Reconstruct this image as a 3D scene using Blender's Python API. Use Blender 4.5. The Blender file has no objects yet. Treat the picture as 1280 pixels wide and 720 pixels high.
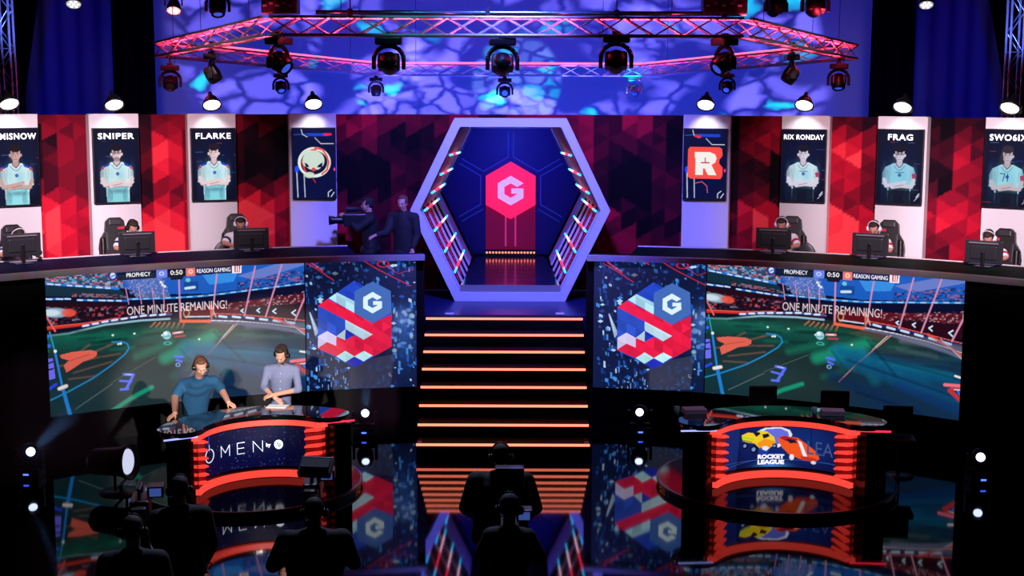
import bpy, bmesh, math, random
import numpy as np
from mathutils import Vector, Matrix, Euler

random.seed(7)
rng = np.random.default_rng(11)
scene = bpy.context.scene
COL = scene.collection
PI = math.pi
R_ = math.radians

# ------------------------------------------------------------------ camera
FPX, CAMH = 1750.0, 5.1
PITCH, ROLL = math.atan(240.0 / FPX), R_(0.2)
cam_data = bpy.data.cameras.new('camera')
cam_data.sensor_width = 36.0
cam_data.lens = 36.0 * FPX / 1280.0
cam_data.clip_end = 200
cam = bpy.data.objects.new('camera', cam_data)
COL.objects.link(cam)
CM = Matrix.Rotation(PI / 2 - PITCH, 3, 'X') @ Matrix.Rotation(ROLL, 3, 'Z')
cam.matrix_world = Matrix.Translation((0, 0, CAMH)) @ CM.to_4x4()
scene.camera = cam
CMI = np.array(CM.inverted())

def ray(px, py):
    return CM @ Vector(((px - 640) / FPX, -(py - 360) / FPX, -1.0))

def at_y(px, py, Y):
    d = ray(px, py); t = Y / d.y
    return Vector((d.x * t, Y, CAMH + d.z * t))

def at_z(px, py, Z):
    d = ray(px, py); t = (Z - CAMH) / d.z
    return Vector((d.x * t, d.y * t, Z))

# the stage is laid out on arcs round this point
CX, CY = -0.1, 11.8

def at_arc(px, py, R):
    d = ray(px, py)
    a = d.x ** 2 + d.y ** 2; b = -2 * (d.x * CX + d.y * CY); c = CX ** 2 + CY ** 2 - R * R
    t = (-b + math.sqrt(b * b - 4 * a * c)) / (2 * a)
    return Vector((d.x * t, d.y * t, CAMH + d.z * t))

def arc_th(px, py, R):
    p = at_arc(px, py, R)
    return math.atan2(p.x - CX, p.y - CY)

def apt(R, th, z=0.0):
    return Vector((CX + R * math.sin(th), CY + R * math.cos(th), z))

def proj(X, Y, Z):
    """photo pixels of world points (numpy arrays)"""
    v = np.stack([X, Y, Z - CAMH], -1) @ CMI.T
    return 640 + FPX * v[..., 0] / -v[..., 2], 360 - FPX * v[..., 1] / -v[..., 2]

# ------------------------------------------------------------------ materials
def lin(c):
    c = np.asarray(c, float) / 255.0
    return np.where(c <= 0.04045, c / 12.92, ((c + 0.055) / 1.055) ** 2.4)

def mat(name, col, rough=0.5, metal=0.0, emis=None, es=0.0, spec=0.5, bump=0.0, bscale=60.0, vary=0.0, trans=0.0, coat=0.0):
    m = bpy.data.materials.new(name); m.use_nodes = True
    nt = m.node_tree; b = nt.nodes['Principled BSDF']
    c = tuple(lin(col)) + (1,)
    b.inputs['Base Color'].default_value = c
    b.inputs['Roughness'].default_value = rough
    b.inputs['Metallic'].default_value = metal
    b.inputs['Specular IOR Level'].default_value = spec
    b.inputs['Transmission Weight'].default_value = trans
    b.inputs['Coat Weight'].default_value = coat
    if emis is not None:
        b.inputs['Emission Color'].default_value = tuple(lin(emis)) + (1,)
        b.inputs['Emission Strength'].default_value = es
    if bump or vary:
        tc = nt.nodes.new('ShaderNodeTexCoord')
        n = nt.nodes.new('ShaderNodeTexNoise'); n.inputs['Scale'].default_value = bscale; n.inputs['Detail'].default_value = 4
        nt.links.new(tc.outputs['Object'], n.inputs['Vector'])
        if bump:
            bp = nt.nodes.new('ShaderNodeBump'); bp.inputs['Strength'].default_value = bump; bp.inputs['Distance'].default_value = 0.01
            nt.links.new(n.outputs['Fac'], bp.inputs['Height']); nt.links.new(bp.outputs['Normal'], b.inputs['Normal'])
        if vary:
            mx = nt.nodes.new('ShaderNodeMix'); mx.data_type = 'RGBA'; mx.blend_type = 'MULTIPLY'
            mx.inputs['Factor'].default_value = vary
            mx.inputs['A'].default_value = c
            nt.links.new(n.outputs['Color'], mx.inputs['B'])
            nt.links.new(mx.outputs['Result'], b.inputs['Base Color'])
    return m

def attr_mat(name, es=1.0, diffuse=0.0, rough=0.5, scan=0.0):
    """colours read from the point attribute 'Col': es>0 shows it as a lit screen, diffuse>0 as print"""
    m = bpy.data.materials.new(name); m.use_nodes = True
    nt = m.node_tree; b = nt.nodes['Principled BSDF']
    a = nt.nodes.new('ShaderNodeAttribute'); a.attribute_name = 'Col'
    b.inputs['Roughness'].default_value = rough; b.inputs['Specular IOR Level'].default_value = .06 if diffuse >= 1 else .2
    if diffuse >= 1.0:
        nt.links.new(a.outputs['Color'], b.inputs['Base Color'])
    else:
        b.inputs['Base Color'].default_value = (diffuse, diffuse, diffuse, 1)
    if es > 0:
        nt.links.new(a.outputs['Color'], b.inputs['Emission Color'])
        b.inputs['Emission Strength'].default_value = es
    return m

M = {}
M['floor'] = mat('glossy black stage floor', (3, 3, 5), 0.04, spec=0.6, vary=0.4, bscale=3)
M['black'] = mat('matt black', (6, 6, 8), 0.6, spec=0.25, bump=0.1)
M['black_gloss'] = mat('black gloss', (5, 5, 7), 0.18, spec=0.5)
M['drape'] = mat('black drape', (4, 4, 5), 0.95, spec=0.05, bump=0.3, bscale=8)
M['bdrape'] = mat('side drape', (150, 150, 160), 0.95, spec=0.05, bump=0.3, bscale=8)
M['backcloth'] = mat('pale backcloth', (215, 215, 225), 0.95, spec=0.05, bump=0.1, bscale=5)
M['platform'] = mat('stage deck', (26, 32, 78), 0.3, spec=0.35, bump=0.05, bscale=12, vary=0.4)
M['white'] = mat('white painted panel', (215, 208, 212), 0.6, bump=0.03)
M['edge'] = mat('white edging', (220, 205, 210), 0.5)
M['rail'] = mat('brushed grey metal', (215, 205, 214), 0.45, 0.15, vary=0.7, bscale=3)
M['counter'] = mat('counter top in navy light', (5, 12, 60), 0.6, spec=0.03)  # navy cast of side light on the left top, put into the colour
M['counter_green_light'] = mat('counter top in dark green light', (4, 26, 20), 0.6, spec=0.03)  # right top: its greenish light is likewise painted into the base colour
M['plastic'] = mat('black plastic', (14, 14, 17), 0.4, bump=0.05)
M['plastic2'] = mat('dark grey plastic', (38, 38, 44), 0.4, bump=0.05)
M['chrome'] = mat('bare aluminium', (190, 190, 198), 0.3, 0.75, vary=0.3, bscale=20)
M['truss'] = mat('satin aluminium tube', (205, 205, 212), 0.4, 0.2, vary=0.3, bscale=20)
M['strip'] = mat('orange red light strip', (255, 120, 90), 0.5, emis=(255, 124, 97), es=2.4)
M['redfin'] = mat('red lit fin', (180, 40, 35), 0.5, emis=(255, 66, 56), es=1.0)
M['redglow'] = mat('red lit band', (180, 50, 40), 0.5, emis=(255, 74, 62), es=1.05)
M['hexframe'] = mat('white lacquer frame', (200, 200, 210), 0.45)
M['hexrail'] = mat('pale rail', (190, 180, 215), 0.4)
M['lens_on'] = mat('lit white lens', (255, 255, 255), 0.3, emis=(255, 250, 245), es=3.5)
M['lens_blue'] = mat('lit blue white lens', (255, 255, 255), 0.3, emis=(190, 205, 255), es=6)
M['lens_dim'] = mat('pale blue lens', (120, 150, 255), 0.15, emis=(60, 90, 230), es=0.8)
M['lens_off'] = mat('grey lens glass', (90, 85, 100), 0.1, spec=0.8)
M['led_blue'] = mat('blue display', (30, 60, 255), 0.4, emis=(60, 90, 255), es=4)
M['skin'] = mat('skin', (198, 142, 120), 0.55, bump=0.05, bscale=90)
M['skin2'] = mat('skin in shadow colours', (188, 138, 118), 0.55, bump=0.05, bscale=90)
M['glass'] = mat('smoked glass', (8, 10, 14), 0.03, spec=0.9, coat=0.6)
M['paper'] = mat('white paper', (240, 240, 245), 0.7)
M['cyan_led'] = mat('cyan led', (60, 200, 255), 0.4, emis=(40, 190, 255), es=2.2)
M['white_led'] = mat('pink white led', (255, 220, 230), 0.4, emis=(255, 185, 210), es=2.2)
M['red_led'] = mat('red led', (255, 50, 70), 0.4, emis=(255, 40, 70), es=2.2)
M['bulb_red'] = mat('warm red led dot', (255, 120, 90), 0.4, emis=(255, 110, 90), es=3.0)
M['white_text'] = mat('white lettering', (255, 255, 255), 0.5, emis=(255, 255, 255), es=1.0)

# ------------------------------------------------------------------ mesh builder
class MB:
    def __init__(self):
        self.v = []; self.f = []; self.s = []; self.mi = []
        self.T = Matrix.Identity(4); self.m = 0
    def _add(self, vs, fs, smooth=False):
        o = len(self.v)
        self.v += [tuple(self.T @ Vector(p)) for p in vs]
        self.f += [tuple(i + o for i in f) for f in fs]
        self.s += [smooth] * len(fs); self.mi += [self.m] * len(fs)
        return self
    def box(self, c, s, rot=None, bev=0.0):
        x, y, z = s[0] / 2, s[1] / 2, s[2] / 2
        Mx = Matrix.Translation(c) @ (rot.to_4x4() if rot is not None else Matrix.Identity(4))
        if bev <= 0:
            vs = [Mx @ Vector(p) for p in ((-x, -y, -z), (x, -y, -z), (x, y, -z), (-x, y, -z), (-x, -y, z), (x, -y, z), (x, y, z), (-x, y, z))]
            return self._add(vs, [(0, 3, 2, 1), (4, 5, 6, 7), (0, 1, 5, 4), (1, 2, 6, 5), (2, 3, 7, 6), (3, 0, 4, 7)])
        bm = bmesh.new(); bmesh.ops.create_cube(bm, size=1)
        for v in bm.verts: v.co = Vector((v.co.x * s[0], v.co.y * s[1], v.co.z * s[2]))
        bmesh.ops.bevel(bm, geom=bm.edges[:], offset=min(bev, min(s) * .45), segments=2, affect='EDGES', profile=.6)
        bm.verts.index_update()
        vs = [Mx @ v.co for v in bm.verts]; fs = [tuple(v.index for v in f.verts) for f in bm.faces]
        bm.free()
        return self._add(vs, fs)
    def cone(self, a, b, ra, rb, n=14, caps=True, smooth=True):
        a = Vector(a); b = Vector(b); d = (b - a)
        if d.length < 1e-6: return self
        q = d.normalized().to_track_quat('Z', 'Y').to_matrix()
        vs = []
        for p, r in ((a, ra), (b, rb)):
            for i in range(n):
                t = 2 * PI * i / n
                vs.append(p + q @ Vector((r * math.cos(t), r * math.sin(t), 0)))
        self._add(vs, [(i, (i + 1) % n, n + (i + 1) % n, n + i) for i in range(n)], smooth)
        if caps:
            self._add([vs[i] for i in range(n)], [tuple(reversed(range(n)))])
            self._add([vs[n + i] for i in range(n)], [tuple(range(n))])
        return self
    def ell(self, c, r, rot=None, nu=16, nv=10, smooth=True):
        if isinstance(r, (int, float)): r = (r, r, r)
        Mx = Matrix.Translation(c) @ (rot.to_4x4() if rot is not None else Matrix.Identity(4))
        vs = [Mx @ Vector((0, 0, r[2]))]
        for j in range(1, nv):
            p = PI * j / nv
            for i in range(nu):
                t = 2 * PI * i / nu
                vs.append(Mx @ Vector((r[0] * math.sin(p) * math.cos(t), r[1] * math.sin(p) * math.sin(t), r[2] * math.cos(p))))
        vs.append(Mx @ Vector((0, 0, -r[2])))
        fs = [(0, 1 + i, 1 + (i + 1) % nu) for i in range(nu)]
        for j in range(nv - 2):
            for i in range(nu):
                a = 1 + j * nu + i; b2 = 1 + j * nu + (i + 1) % nu
                fs.append((a, a + nu, b2 + nu, b2))
        L = len(vs) - 1; o = 1 + (nv - 2) * nu
        fs += [(L, o + (i + 1) % nu, o + i) for i in range(nu)]
        return self._add(vs, fs, smooth)
    def cap(self, a, b, ra, rb, n=12):
        """a tapered limb with round ends"""
        self.cone(a, b, ra, rb, n, caps=True); self.ell(a, ra, nu=n, nv=8); self.ell(b, rb, nu=n, nv=8)
        return self
    def tube(self, pts, r, n=8, closed=False):
        k = len(pts)
        for i in range(k if closed else k - 1):
            self.cone(pts[i], pts[(i + 1) % k], r, r, n, caps=not closed)
        return self
    def prism(self, pts, z0, z1, axis='z'):
        n = len(pts)
        def w(p, z):
            return (p[0], p[1], z) if axis == 'z' else ((p[0], z, p[1]) if axis == 'y' else (z, p[0], p[1]))
        vs = [w(p, z0) for p in pts] + [w(p, z1) for p in pts]
        return self._add(vs, [tuple(reversed(range(n))), tuple(range(n, 2 * n))] + [(i, (i + 1) % n, n + (i + 1) % n, n + i) for i in range(n)])
    def lathe(self, prof, c=(0, 0, 0), n=24, rot=None, smooth=True):
        Mx = Matrix.Translation(c) @ (rot.to_4x4() if rot is not None else Matrix.Identity(4))
        vs = []; k = len(prof)
        for i in range(n):
            t = 2 * PI * i / n
            vs += [Mx @ Vector((r * math.cos(t), r * math.sin(t), z)) for r, z in prof]
        fs = []
        for i in range(n):
            for j in range(k - 1):
                a = i * k + j; b2 = ((i + 1) % n) * k + j
                fs.append((a, b2, b2 + 1, a + 1))
        return self._add(vs, fs, smooth)
    def arcslab(self, R0, R1, z0, z1, t0, t1, n=48, c=None):
        cx, cy = c if c is not None else (CX, CY)
        vs = []
        for i in range(n + 1):
            t = t0 + (t1 - t0) * i / n; s_, c_ = math.sin(t), math.cos(t)
            for R, z in ((R0, z0), (R1, z0), (R1, z1), (R0, z1)):
                vs.append((cx + R * s_, cy + R * c_, z))
        fs = []
        for i in range(n):
            a = 4 * i; b = a + 4
            for j in range(4):
                fs.append((a + j, a + (j + 1) % 4, b + (j + 1) % 4, b + j))
        fs.append((0, 3, 2, 1)); e = 4 * n; fs.append((e, e + 1, e + 2, e + 3))
        return self._add(vs, fs)
    def build(self, name, mats, parent=None, loc=None, rotz=None):
        me = bpy.data.meshes.new(name)
        me.from_pydata(self.v, [], self.f); me.validate(); me.update()
        if not isinstance(mats, (list, tuple)): mats = [mats]
        for m in mats: me.materials.append(m)
        if len(me.polygons) == len(self.s):
            me.polygons.foreach_set('use_smooth', self.s)
            me.polygons.foreach_set('material_index', self.mi)
        bm = bmesh.new(); bm.from_mesh(me); bmesh.ops.recalc_face_normals(bm, faces=bm.faces[:]); bm.to_mesh(me); bm.free()
        o = bpy.data.objects.new(name, me); COL.objects.link(o)
        if parent is not None: o.parent = parent
        if loc is not None: o.location = loc
        if rotz is not None: o.rotation_euler = (0, 0, rotz)
        return o

def tag(o, label=None, cat=None, group=None, kind=None):
    if label: o['label'] = label
    if cat: o['category'] = cat
    if group: o['group'] = group
    if kind: o['kind'] = kind
    return o

def thing(name, label, cat, loc=(0, 0, 0), rotz=0.0, group=None):
    o = bpy.data.objects.new(name, None); COL.objects.link(o)
    o.empty_display_size = 0.1
    o.location = loc; o.rotation_euler = (0, 0, rotz)
    return tag(o, label, cat, group)

def struct(o):
    o['kind'] = 'structure'
    return o

def copy_tree(o, parent=None):
    c = o.copy(); COL.objects.link(c)
    if parent is not None: c.parent = parent
    for ch in list(o.children): copy_tree(ch, c)
    return c

def text_mesh(txt, size, bold=0.0, extrude=0.002, align='CENTER', spacing=1.0, shear=0.0):
    cu = bpy.data.curves.new('lettering', 'FONT'); cu.body = txt; cu.size = size
    cu.align_x = align; cu.align_y = 'CENTER'; cu.offset = bold; cu.extrude = extrude
    cu.space_character = spacing; cu.resolution_u = 3; cu.shear = shear
    o = bpy.data.objects.new('tmp_lettering', cu); COL.objects.link(o)
    dg = bpy.context.evaluated_depsgraph_get()
    me = bpy.data.meshes.new_from_object(o.evaluated_get(dg))
    bpy.data.objects.remove(o); bpy.data.curves.remove(cu)
    me.name = 'lettering'
    return me

def text_on(txt, size, m, fn, parent=None, width=None, name='lettering', **kw):
    """lettering placed by fn(x, y, depth) -> world/local point; width fixes the run length"""
    me = text_mesh(txt, size, **kw)
    xs = [v.co.x for v in me.vertices]
    if width and xs:
        s = width / (max(xs) - min(xs)); mid = (max(xs) + min(xs)) / 2
        for v in me.vertices: v.co.x = (v.co.x - mid) * s
    for v in me.vertices: v.co = fn(v.co.x, v.co.y, v.co.z)
    me.update(); me.materials.clear(); me.materials.append(m)
    o = bpy.data.objects.new(name, me); COL.objects.link(o)
    if parent is not None: o.parent = parent
    return o

# ------------------------------------------------------------------ painted surfaces
class Canvas:
    """colours of the points of a surface; x, y are the drawing coordinates of each point"""
    def __init__(self, x, y, base=(0, 0, 0)):
        self.x, self.y = x, y
        self.c = np.empty(x.shape + (3,)); self.c[:] = lin(base)
    def use(self, x, y): self.x, self.y = x, y
    def put(self, a, col):
        a = np.clip(a, 0, 1)[..., None]
        self.c = self.c * (1 - a) + lin(col) * a
    def inside(self, pts):
        x, y = self.x, self.y
        r = np.zeros(x.shape, bool); n = len(pts)
        for i in range(n):
            x0, y0 = pts[i]; x1, y1 = pts[(i + 1) % n]
            if y0 == y1: continue
            k = ((y0 > y) != (y1 > y))
            r ^= k & (x < (x1 - x0) * (y - y0) / (y1 - y0) + x0)
        return r
    def poly(self, pts, col, a=1.0): self.put(self.inside(pts) * a, col)
    def dist(self, pts):
        d = np.full(self.x.shape, 1e9)
        for (x0, y0), (x1, y1) in zip(pts[:-1], pts[1:]):
            dx, dy = x1 - x0, y1 - y0; L = dx * dx + dy * dy + 1e-12
            t = np.clip(((self.x - x0) * dx + (self.y - y0) * dy) / L, 0, 1)
            d = np.minimum(d, np.hypot(self.x - x0 - t * dx, self.y - y0 - t * dy))
        return d
    def line(self, pts, w, col, a=1.0, soft=None):
        s = soft if soft else max(w * .3, 1e-4)
        self.put(np.clip((w / 2 - self.dist(pts)) / s + .5, 0, 1) * a, col)
    def ell(self, cx, cy, rx, ry, col, a=1.0, soft=0.1, ring=None, rot=0.0):
        c_, s_ = math.cos(rot), math.sin(rot)
        u = ((self.x - cx) * c_ + (self.y - cy) * s_) / rx; v = (-(self.x - cx) * s_ + (self.y - cy) * c_) / ry
        q = np.hypot(u, v)
        m = np.clip((1 - q) / soft + .5, 0, 1)
        if ring: m = m * np.clip((q - ring) / soft + .5, 0, 1)
        self.put(m * a, col)
    def blob(self, cx, cy, rx, ry, col, a=1.0):
        self.put(np.exp(-((self.x - cx) / rx) ** 2 - ((self.y - cy) / ry) ** 2) * a, col)
    def speck(self, mask, sx, sy, cols, p=0.6, seed=1, a=1.0, skew=0.0):
        i = np.floor(self.x / sx).astype(int); j = np.floor((self.y + skew * self.x) / sy).astype(int)
        h = (i * 73856093 ^ j * 19349663 ^ seed * 83492791) & 0xffffff
        h = (h * 2654435761) & 0xffffffff
        r1 = ((h >> 8) & 0xffff) / 65535.0; r2 = ((h >> 3) & 0x3ff) / 1023.0
        k = mask & (r1 < p)
        idx = (r2 * len(cols)).astype(int).clip(0, len(cols) - 1)
        for n, col in enumerate(cols): self.put((k & (idx == n)) * a, col)

def grid_mesh(name, P, col, m, parent=None):
    """P: (ny, nx, 3) points, col: (ny, nx, 3) linear colours"""
    ny, nx = P.shape[:2]
    me = bpy.data.meshes.new(name)
    idx = np.arange(ny * nx).reshape(ny, nx)
    q = np.stack([idx[:-1, :-1], idx[:-1, 1:], idx[1:, 1:], idx[1:, :-1]], -1).reshape(-1, 4)
    me.vertices.add(ny * nx); me.vertices.foreach_set('co', P.reshape(-1).astype(np.float32))
    me.loops.add(q.size); me.loops.foreach_set('vertex_index', q.reshape(-1).astype(np.int32))
    me.polygons.add(len(q)); me.polygons.foreach_set('loop_start', (np.arange(len(q)) * 4).astype(np.int32))
    me.update(calc_edges=True)
    at = me.color_attributes.new('Col', 'FLOAT_COLOR', 'POINT')
    at.data.foreach_set('color', np.concatenate([np.clip(col, 0, 4), np.ones((ny, nx, 1))], -1).reshape(-1).astype(np.float32))
    me.materials.append(m)
    o = bpy.data.objects.new(name, me); COL.objects.link(o)
    if parent is not None: o.parent = parent
    return o

def light(name, typ, loc, target, energy, color=(1, 1, 1), size=0.3, spot=60, blend=0.5, sizey=None):
    l = bpy.data.lights.new(name, typ); l.energy = energy; l.color = color
    if typ == 'AREA':
        l.size = size
        if sizey: l.shape = 'RECTANGLE'; l.size_y = sizey
    else: l.shadow_soft_size = size
    if typ == 'SPOT': l.spot_size = R_(spot); l.spot_blend = blend
    o = bpy.data.objects.new(name, l); COL.objects.link(o)
    o.location = loc
    d = Vector(target) - Vector(loc)
    o.rotation_euler = d.to_track_quat('-Z', 'Y').to_euler()
    return o
vs = scene.view_settings
vs.view_transform = 'Standard'; vs.look = 'None'; vs.exposure = 0.0; vs.gamma = 1.0
vs.use_curve_mapping = False
# ================================================================== room
struct(MB().box((0, 22, -0.05), (40, 44, 0.1)).build('floor', M['floor']))
struct(MB().box((0, 44.1, 7.5), (40, 0.2, 15)).build('wall_back', M['black']))
struct(MB().box((-20.1, 22, 7.5), (0.2, 44, 15)).build('wall_left', M['black']))
struct(MB().box((20.1, 22, 7.5), (0.2, 44, 15)).build('wall_right', M['black']))
struct(MB().box((0, 22, 15.05), (40, 44, 0.1)).build('ceiling', M['black']))
w = scene.world or bpy.data.worlds.new('world'); scene.world = w; w.use_nodes = True
w.node_tree.nodes['Background'].inputs[0].default_value = (0.01, 0.012, 0.03, 1)
w.node_tree.nodes['Background'].inputs[1].default_value = 0.15

# ================================================================== stage deck
T62 = R_(62)
mb = MB().arcslab(10.52, 19.2, 0.0, 1.6, -T62, T62, 80)
deck = mb.build('stage_platform', M['platform'])
tag(deck, 'raised blue-lit stage deck that the gamers and the hexagon stand on', 'stage')

# the black wall under the player counters, one each side of the stairs
TIN = R_(7.15)
for s, side in ((-1, 'left'), (1, 'right')):
    t0, t1 = (-T62, -TIN) if s < 0 else (TIN + R_(-.1), T62)
    o = MB().arcslab(10.44, 10.51, 0.0, 2.52, t0, t1, 60).build('fascia_wall', M['black'])
    tag(o, 'curved black fascia wall carrying the screens %s of the stairs' % side, 'wall')
    # counter: metal lip, deep glossy top, pale back lip
    c = thing('player_counter', 'long curved dark counter of the %s team with a grey metal front rail' % side, 'counter', (0, 0, 0))
    tc = R_(13.0) if s < 0 else R_(10.8)
    a, b = (-T62, -TIN) if s < 0 else (TIN, T62)
    MB().arcslab(10.30, 10.44, 2.515, 2.6, a, b, 60).build('front_rail', M['rail'], c)
    mb = MB().arcslab(10.44, 11.8, 2.56, 2.6, a if s < 0 else tc, -tc if s < 0 else b, 60)
    mb.arcslab(10.44, 10.75, 2.545, 2.585, -tc if s < 0 else a, b if s < 0 else tc, 10)
    mb.build('worktop', M['counter' if s < 0 else 'counter_green_light'], c)
    a2, b2 = (-T62, -tc) if s < 0 else (tc, T62)
    MB().arcslab(11.8, 11.84, 2.55, 2.615, a2, b2, 60).build('back_lip', M['edge'], c)
    MB().arcslab(11.70, 11.76, 1.601, 2.56, a2, b2, 50).build('modesty_panel', M['black'], c)

# ================================================================== stairs
SX = -0.12
st = thing('staircase', 'black central staircase with a glowing orange-red strip along every step', 'stairs', (SX, 19.43, 0))
RUN = 0.373
for i in range(8):
    y = i * RUN; top = 0.2 * (i + 1); w2 = 1.235 + 0.002 * i
    MB().box((0, (y + 2.86) / 2, top - 0.1), (2 * w2, 2.86 - y, 0.198)).build('step', M['black'], st)
    MB().box((0, y - 0.008, top - 0.018), (2 * w2, 0.016, 0.033)).build('light_strip', M['strip'], st)
for s in (-1, 1):
    MB().box((s * 1.19, 0.08, 0.202), (0.06, 0.13, 0.004)).build('edge_marker', M['edge'], st)
    MB().box((s * 1.19, 0.25, 0.202), (0.045, 0.13, 0.004)).build('edge_marker', mat('grey marker', (60, 60, 62)), st)
for x, n in ((562, 'left'), (700, 'right')):
    p = at_z(x, 392.5, 1.6)
    tag(MB().box((0, 0, 0.006), (0.14, 0.16, 0.012), bev=.004).build('deck_plate', M['edge'], None, p),
        'small pale plate lying on the deck above the stairs, %s one' % n, 'plate')

# ================================================================== LED screens
RS = 10.38
ZB, ZT = 0.465, 2.515

def arc_grid(t0, t1, z0, z1, nx, ny, R=RS):
    th = np.linspace(t0, t1, nx)[None, :].repeat(ny, 0); z = np.linspace(z0, z1, ny)[:, None].repeat(nx, 1)
    return th, z, np.stack([R * np.sin(th), R * np.cos(th), z], -1)

def px_of(th, z, R=RS): return proj(CX + R * np.sin(th), CY + R * np.cos(th), z)

scr = attr_mat('lit video wall', 1.0, 0.05, 0.45)
TL0, TL1 = R_(-39.3), R_(-17.65)
TR0 = R_(17.65)

def paint_game():
    th, z, P = arc_grid(TL0, TL1, ZB, ZT, 620, 240)
    lx, ly = px_of(th, z); rx, ry = px_of(th - TL0 + TR0, z)
    c = Canvas(lx, ly, (26, 44, 46))
    # ---- stand and sky above the pitch
    edge = [(40, 420), (55, 419), (86, 415), (131, 404), (177, 399), (209, 397), (235, 399), (262, 402), (292, 403), (322, 406), (353, 412), (385, 420)]
    up = c.inside([(30, 300)] + edge[:1] + edge[1:] + [(400, 300)])
    c.put(up * 1.0, (10, 16, 40))
    c.poly([(150, 360), (150, 322), (400, 310), (400, 350), (258, 367), (200, 368)], (24, 92, 190))
    c.poly([(250, 340), (300, 335), (292, 352), (262, 356)], (56, 150, 235), .8)
    c.poly([(296, 345), (345, 330), (385, 322), (385, 330), (320, 350)], (120, 135, 205), .7)
    c.poly([(158, 350), (200, 345), (214, 372), (170, 372)], (110, 130, 190), .55)
    c.speck(c.inside([(154, 348), (205, 345), (214, 374), (165, 372)]), 2.1, 1.6, [(150, 160, 215), (60, 90, 170), (90, 120, 200)], .55, 3, .7)
    c.poly([(40, 330), (150, 333), (153, 360), (45, 352)], (48, 74, 108))
    c.speck(c.inside([(40, 330), (152, 333), (155, 360), (45, 352)]), 3.2, 2.0, [(210, 90, 90), (90, 160, 205), (60, 70, 110), (160, 180, 210), (28, 60, 80)], .8, 5, .85, -.07)
    c.poly([(45, 356), (150, 362), (160, 372), (45, 370)], (16, 46, 62))
    c.speck(c.inside([(90, 366), (158, 369), (158, 373), (90, 371)]), 3, 1.5, [(170, 90, 100), (110, 120, 150), (80, 40, 60)], .7, 7, .8)
    c.poly([(45, 378), (155, 378), (216, 384), (216, 398), (130, 402), (45, 418)], (34, 10, 24))
    c.speck(c.inside([(46, 384), (215, 381), (215, 394), (120, 402), (46, 408)]), 3.6, 2.4, [(180, 60, 70), (110, 120, 150), (60, 24, 40), (20, 16, 40), (90, 50, 70)], .55, 9, .8, .1)
    c.speck(c.inside([(46, 384), (215, 381), (215, 394), (120, 402), (46, 408)]), 9, 5, [(12, 12, 30), (26, 12, 30)], .4, 10, .9, .1)
    c.ell(69, 391, 17, 6, (150, 180, 205), .9, .3); c.ell(86, 391, 9, 5, (230, 80, 60), .9, .35); c.ell(64, 391, 11, 4, (205, 225, 235), .9, .4)
    c.line([(47, 354), (148, 361)], 2.6, (40, 120, 230)); c.line([(45, 374), (86, 373.5)], 2.4, (30, 110, 220)); c.line([(97, 375), (160, 376)], 2.2, (30, 110, 220))
    for a, b, y0, y1 in ((47, 148, 354.2, 361), (45, 86, 374, 373.5), (97, 160, 375, 376)):
        x = a
        while x < b - 4:
            k = (x - a) / (b - a); yy = y0 + (y1 - y0) * k
            c.line([(x, yy), (x + 5 + 3 * rng.random(), yy + .3)], 1.7, (215, 240, 255), .9); x += 10 + 5 * rng.random()
    c.poly([(160, 372), (258, 371), (400, 352), (400, 364), (300, 378), (160, 382)], (6, 14, 46))
    c.line([(160, 374), (215, 372.5), (258, 369.6), (377, 354.4), (392, 352)], 2.2, (40, 140, 225))
    for k in range(16):
        x = 166 + k * 13.6; yy = np.interp(x, [160, 215, 258, 377], [374, 372.5, 369.6, 354.4])
        c.line([(x, yy), (x + 6, yy - .5)], 1.3, (190, 225, 250), .8)
    c.poly([(232, 382), (300, 377), (392, 365), (392, 392), (375, 397), (268, 396), (232, 396)], (96, 16, 26))
    c.speck(c.inside([(285, 380), (392, 362), (392, 378), (285, 388)]), 2.4, 1.6, [(170, 150, 165), (120, 60, 80), (60, 20, 40)], .5, 12, .7, .1)
    c.speck(c.inside([(296, 352), (392, 334), (392, 352), (296, 364)]), 3, 1.6, [(40, 60, 130), (150, 90, 120), (20, 30, 70)], .5, 13, .8, .1)
    c.poly([(300, 384), (392, 378), (392, 401), (345, 397), (300, 394)], (12, 8, 26), .85)
    for x, yy, s in ((302, 388.5, 2), (322, 388, 2.4), (342, 389, 2.8), (366, 391, 3.3)):
        c.line([(x + s, yy - s), (x - s * .4, yy), (x + s, yy + s)], 1.6, (205, 235, 255))
    # ---- rails round the pitch
    c.line([(50, 412), (100, 406), (124, 403)], 3.4, (205, 50, 40)); c.line([(50, 409.5), (110, 403.5), (150, 397)], 1.2, (235, 90, 70))
    c.line([(103, 408), (131, 402), (177, 395), (212, 393)], 3.0, (70, 80, 150))
    for k in range(9):
        x = 104 + k * 12; yy = np.interp(x, [104, 131, 177, 212], [407.5, 402, 395, 393])
        c.line([(x, yy), (x + 6.5, yy - 1)], 2.3, (225, 235, 255), .95)
    c.line([(48, 421.5), (86, 417), (131, 406), (177, 400.5), (212, 398.5)], 2.4, (150, 190, 210))
    c.line([(268, 395), (300, 396), (340, 400.5), (385, 406)], 4.4, (24, 36, 90))
    for k in range(6):
        x = 274 + k * 17; yy = np.interp(x, [268, 300, 340, 385], [395, 396, 400.5, 406])
        c.line([(x, yy), (x + 9, yy + 1.1)], 2.6, (210, 230, 255), .95)
    c.line([(268, 392), (300, 393), (385, 401)], 1.1, (225, 90, 85))
    c.line([(262, 401.5), (300, 404), (340, 409), (392, 419)], 5, (95, 100, 130)); c.line([(262, 400.5), (300, 401.5), (340, 405), (392, 413)], 1.0, (230, 220, 240))
    for k in range(7): c.line([(194 + k * 6, 403 + k * .2), (188 + k * 6.6, 409 + k * .3)], 2.2, (190, 110, 70), .9)
    c.poly([(262, 404), (294, 404), (286, 415), (238, 411)], (96, 62, 56), .7)
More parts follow.
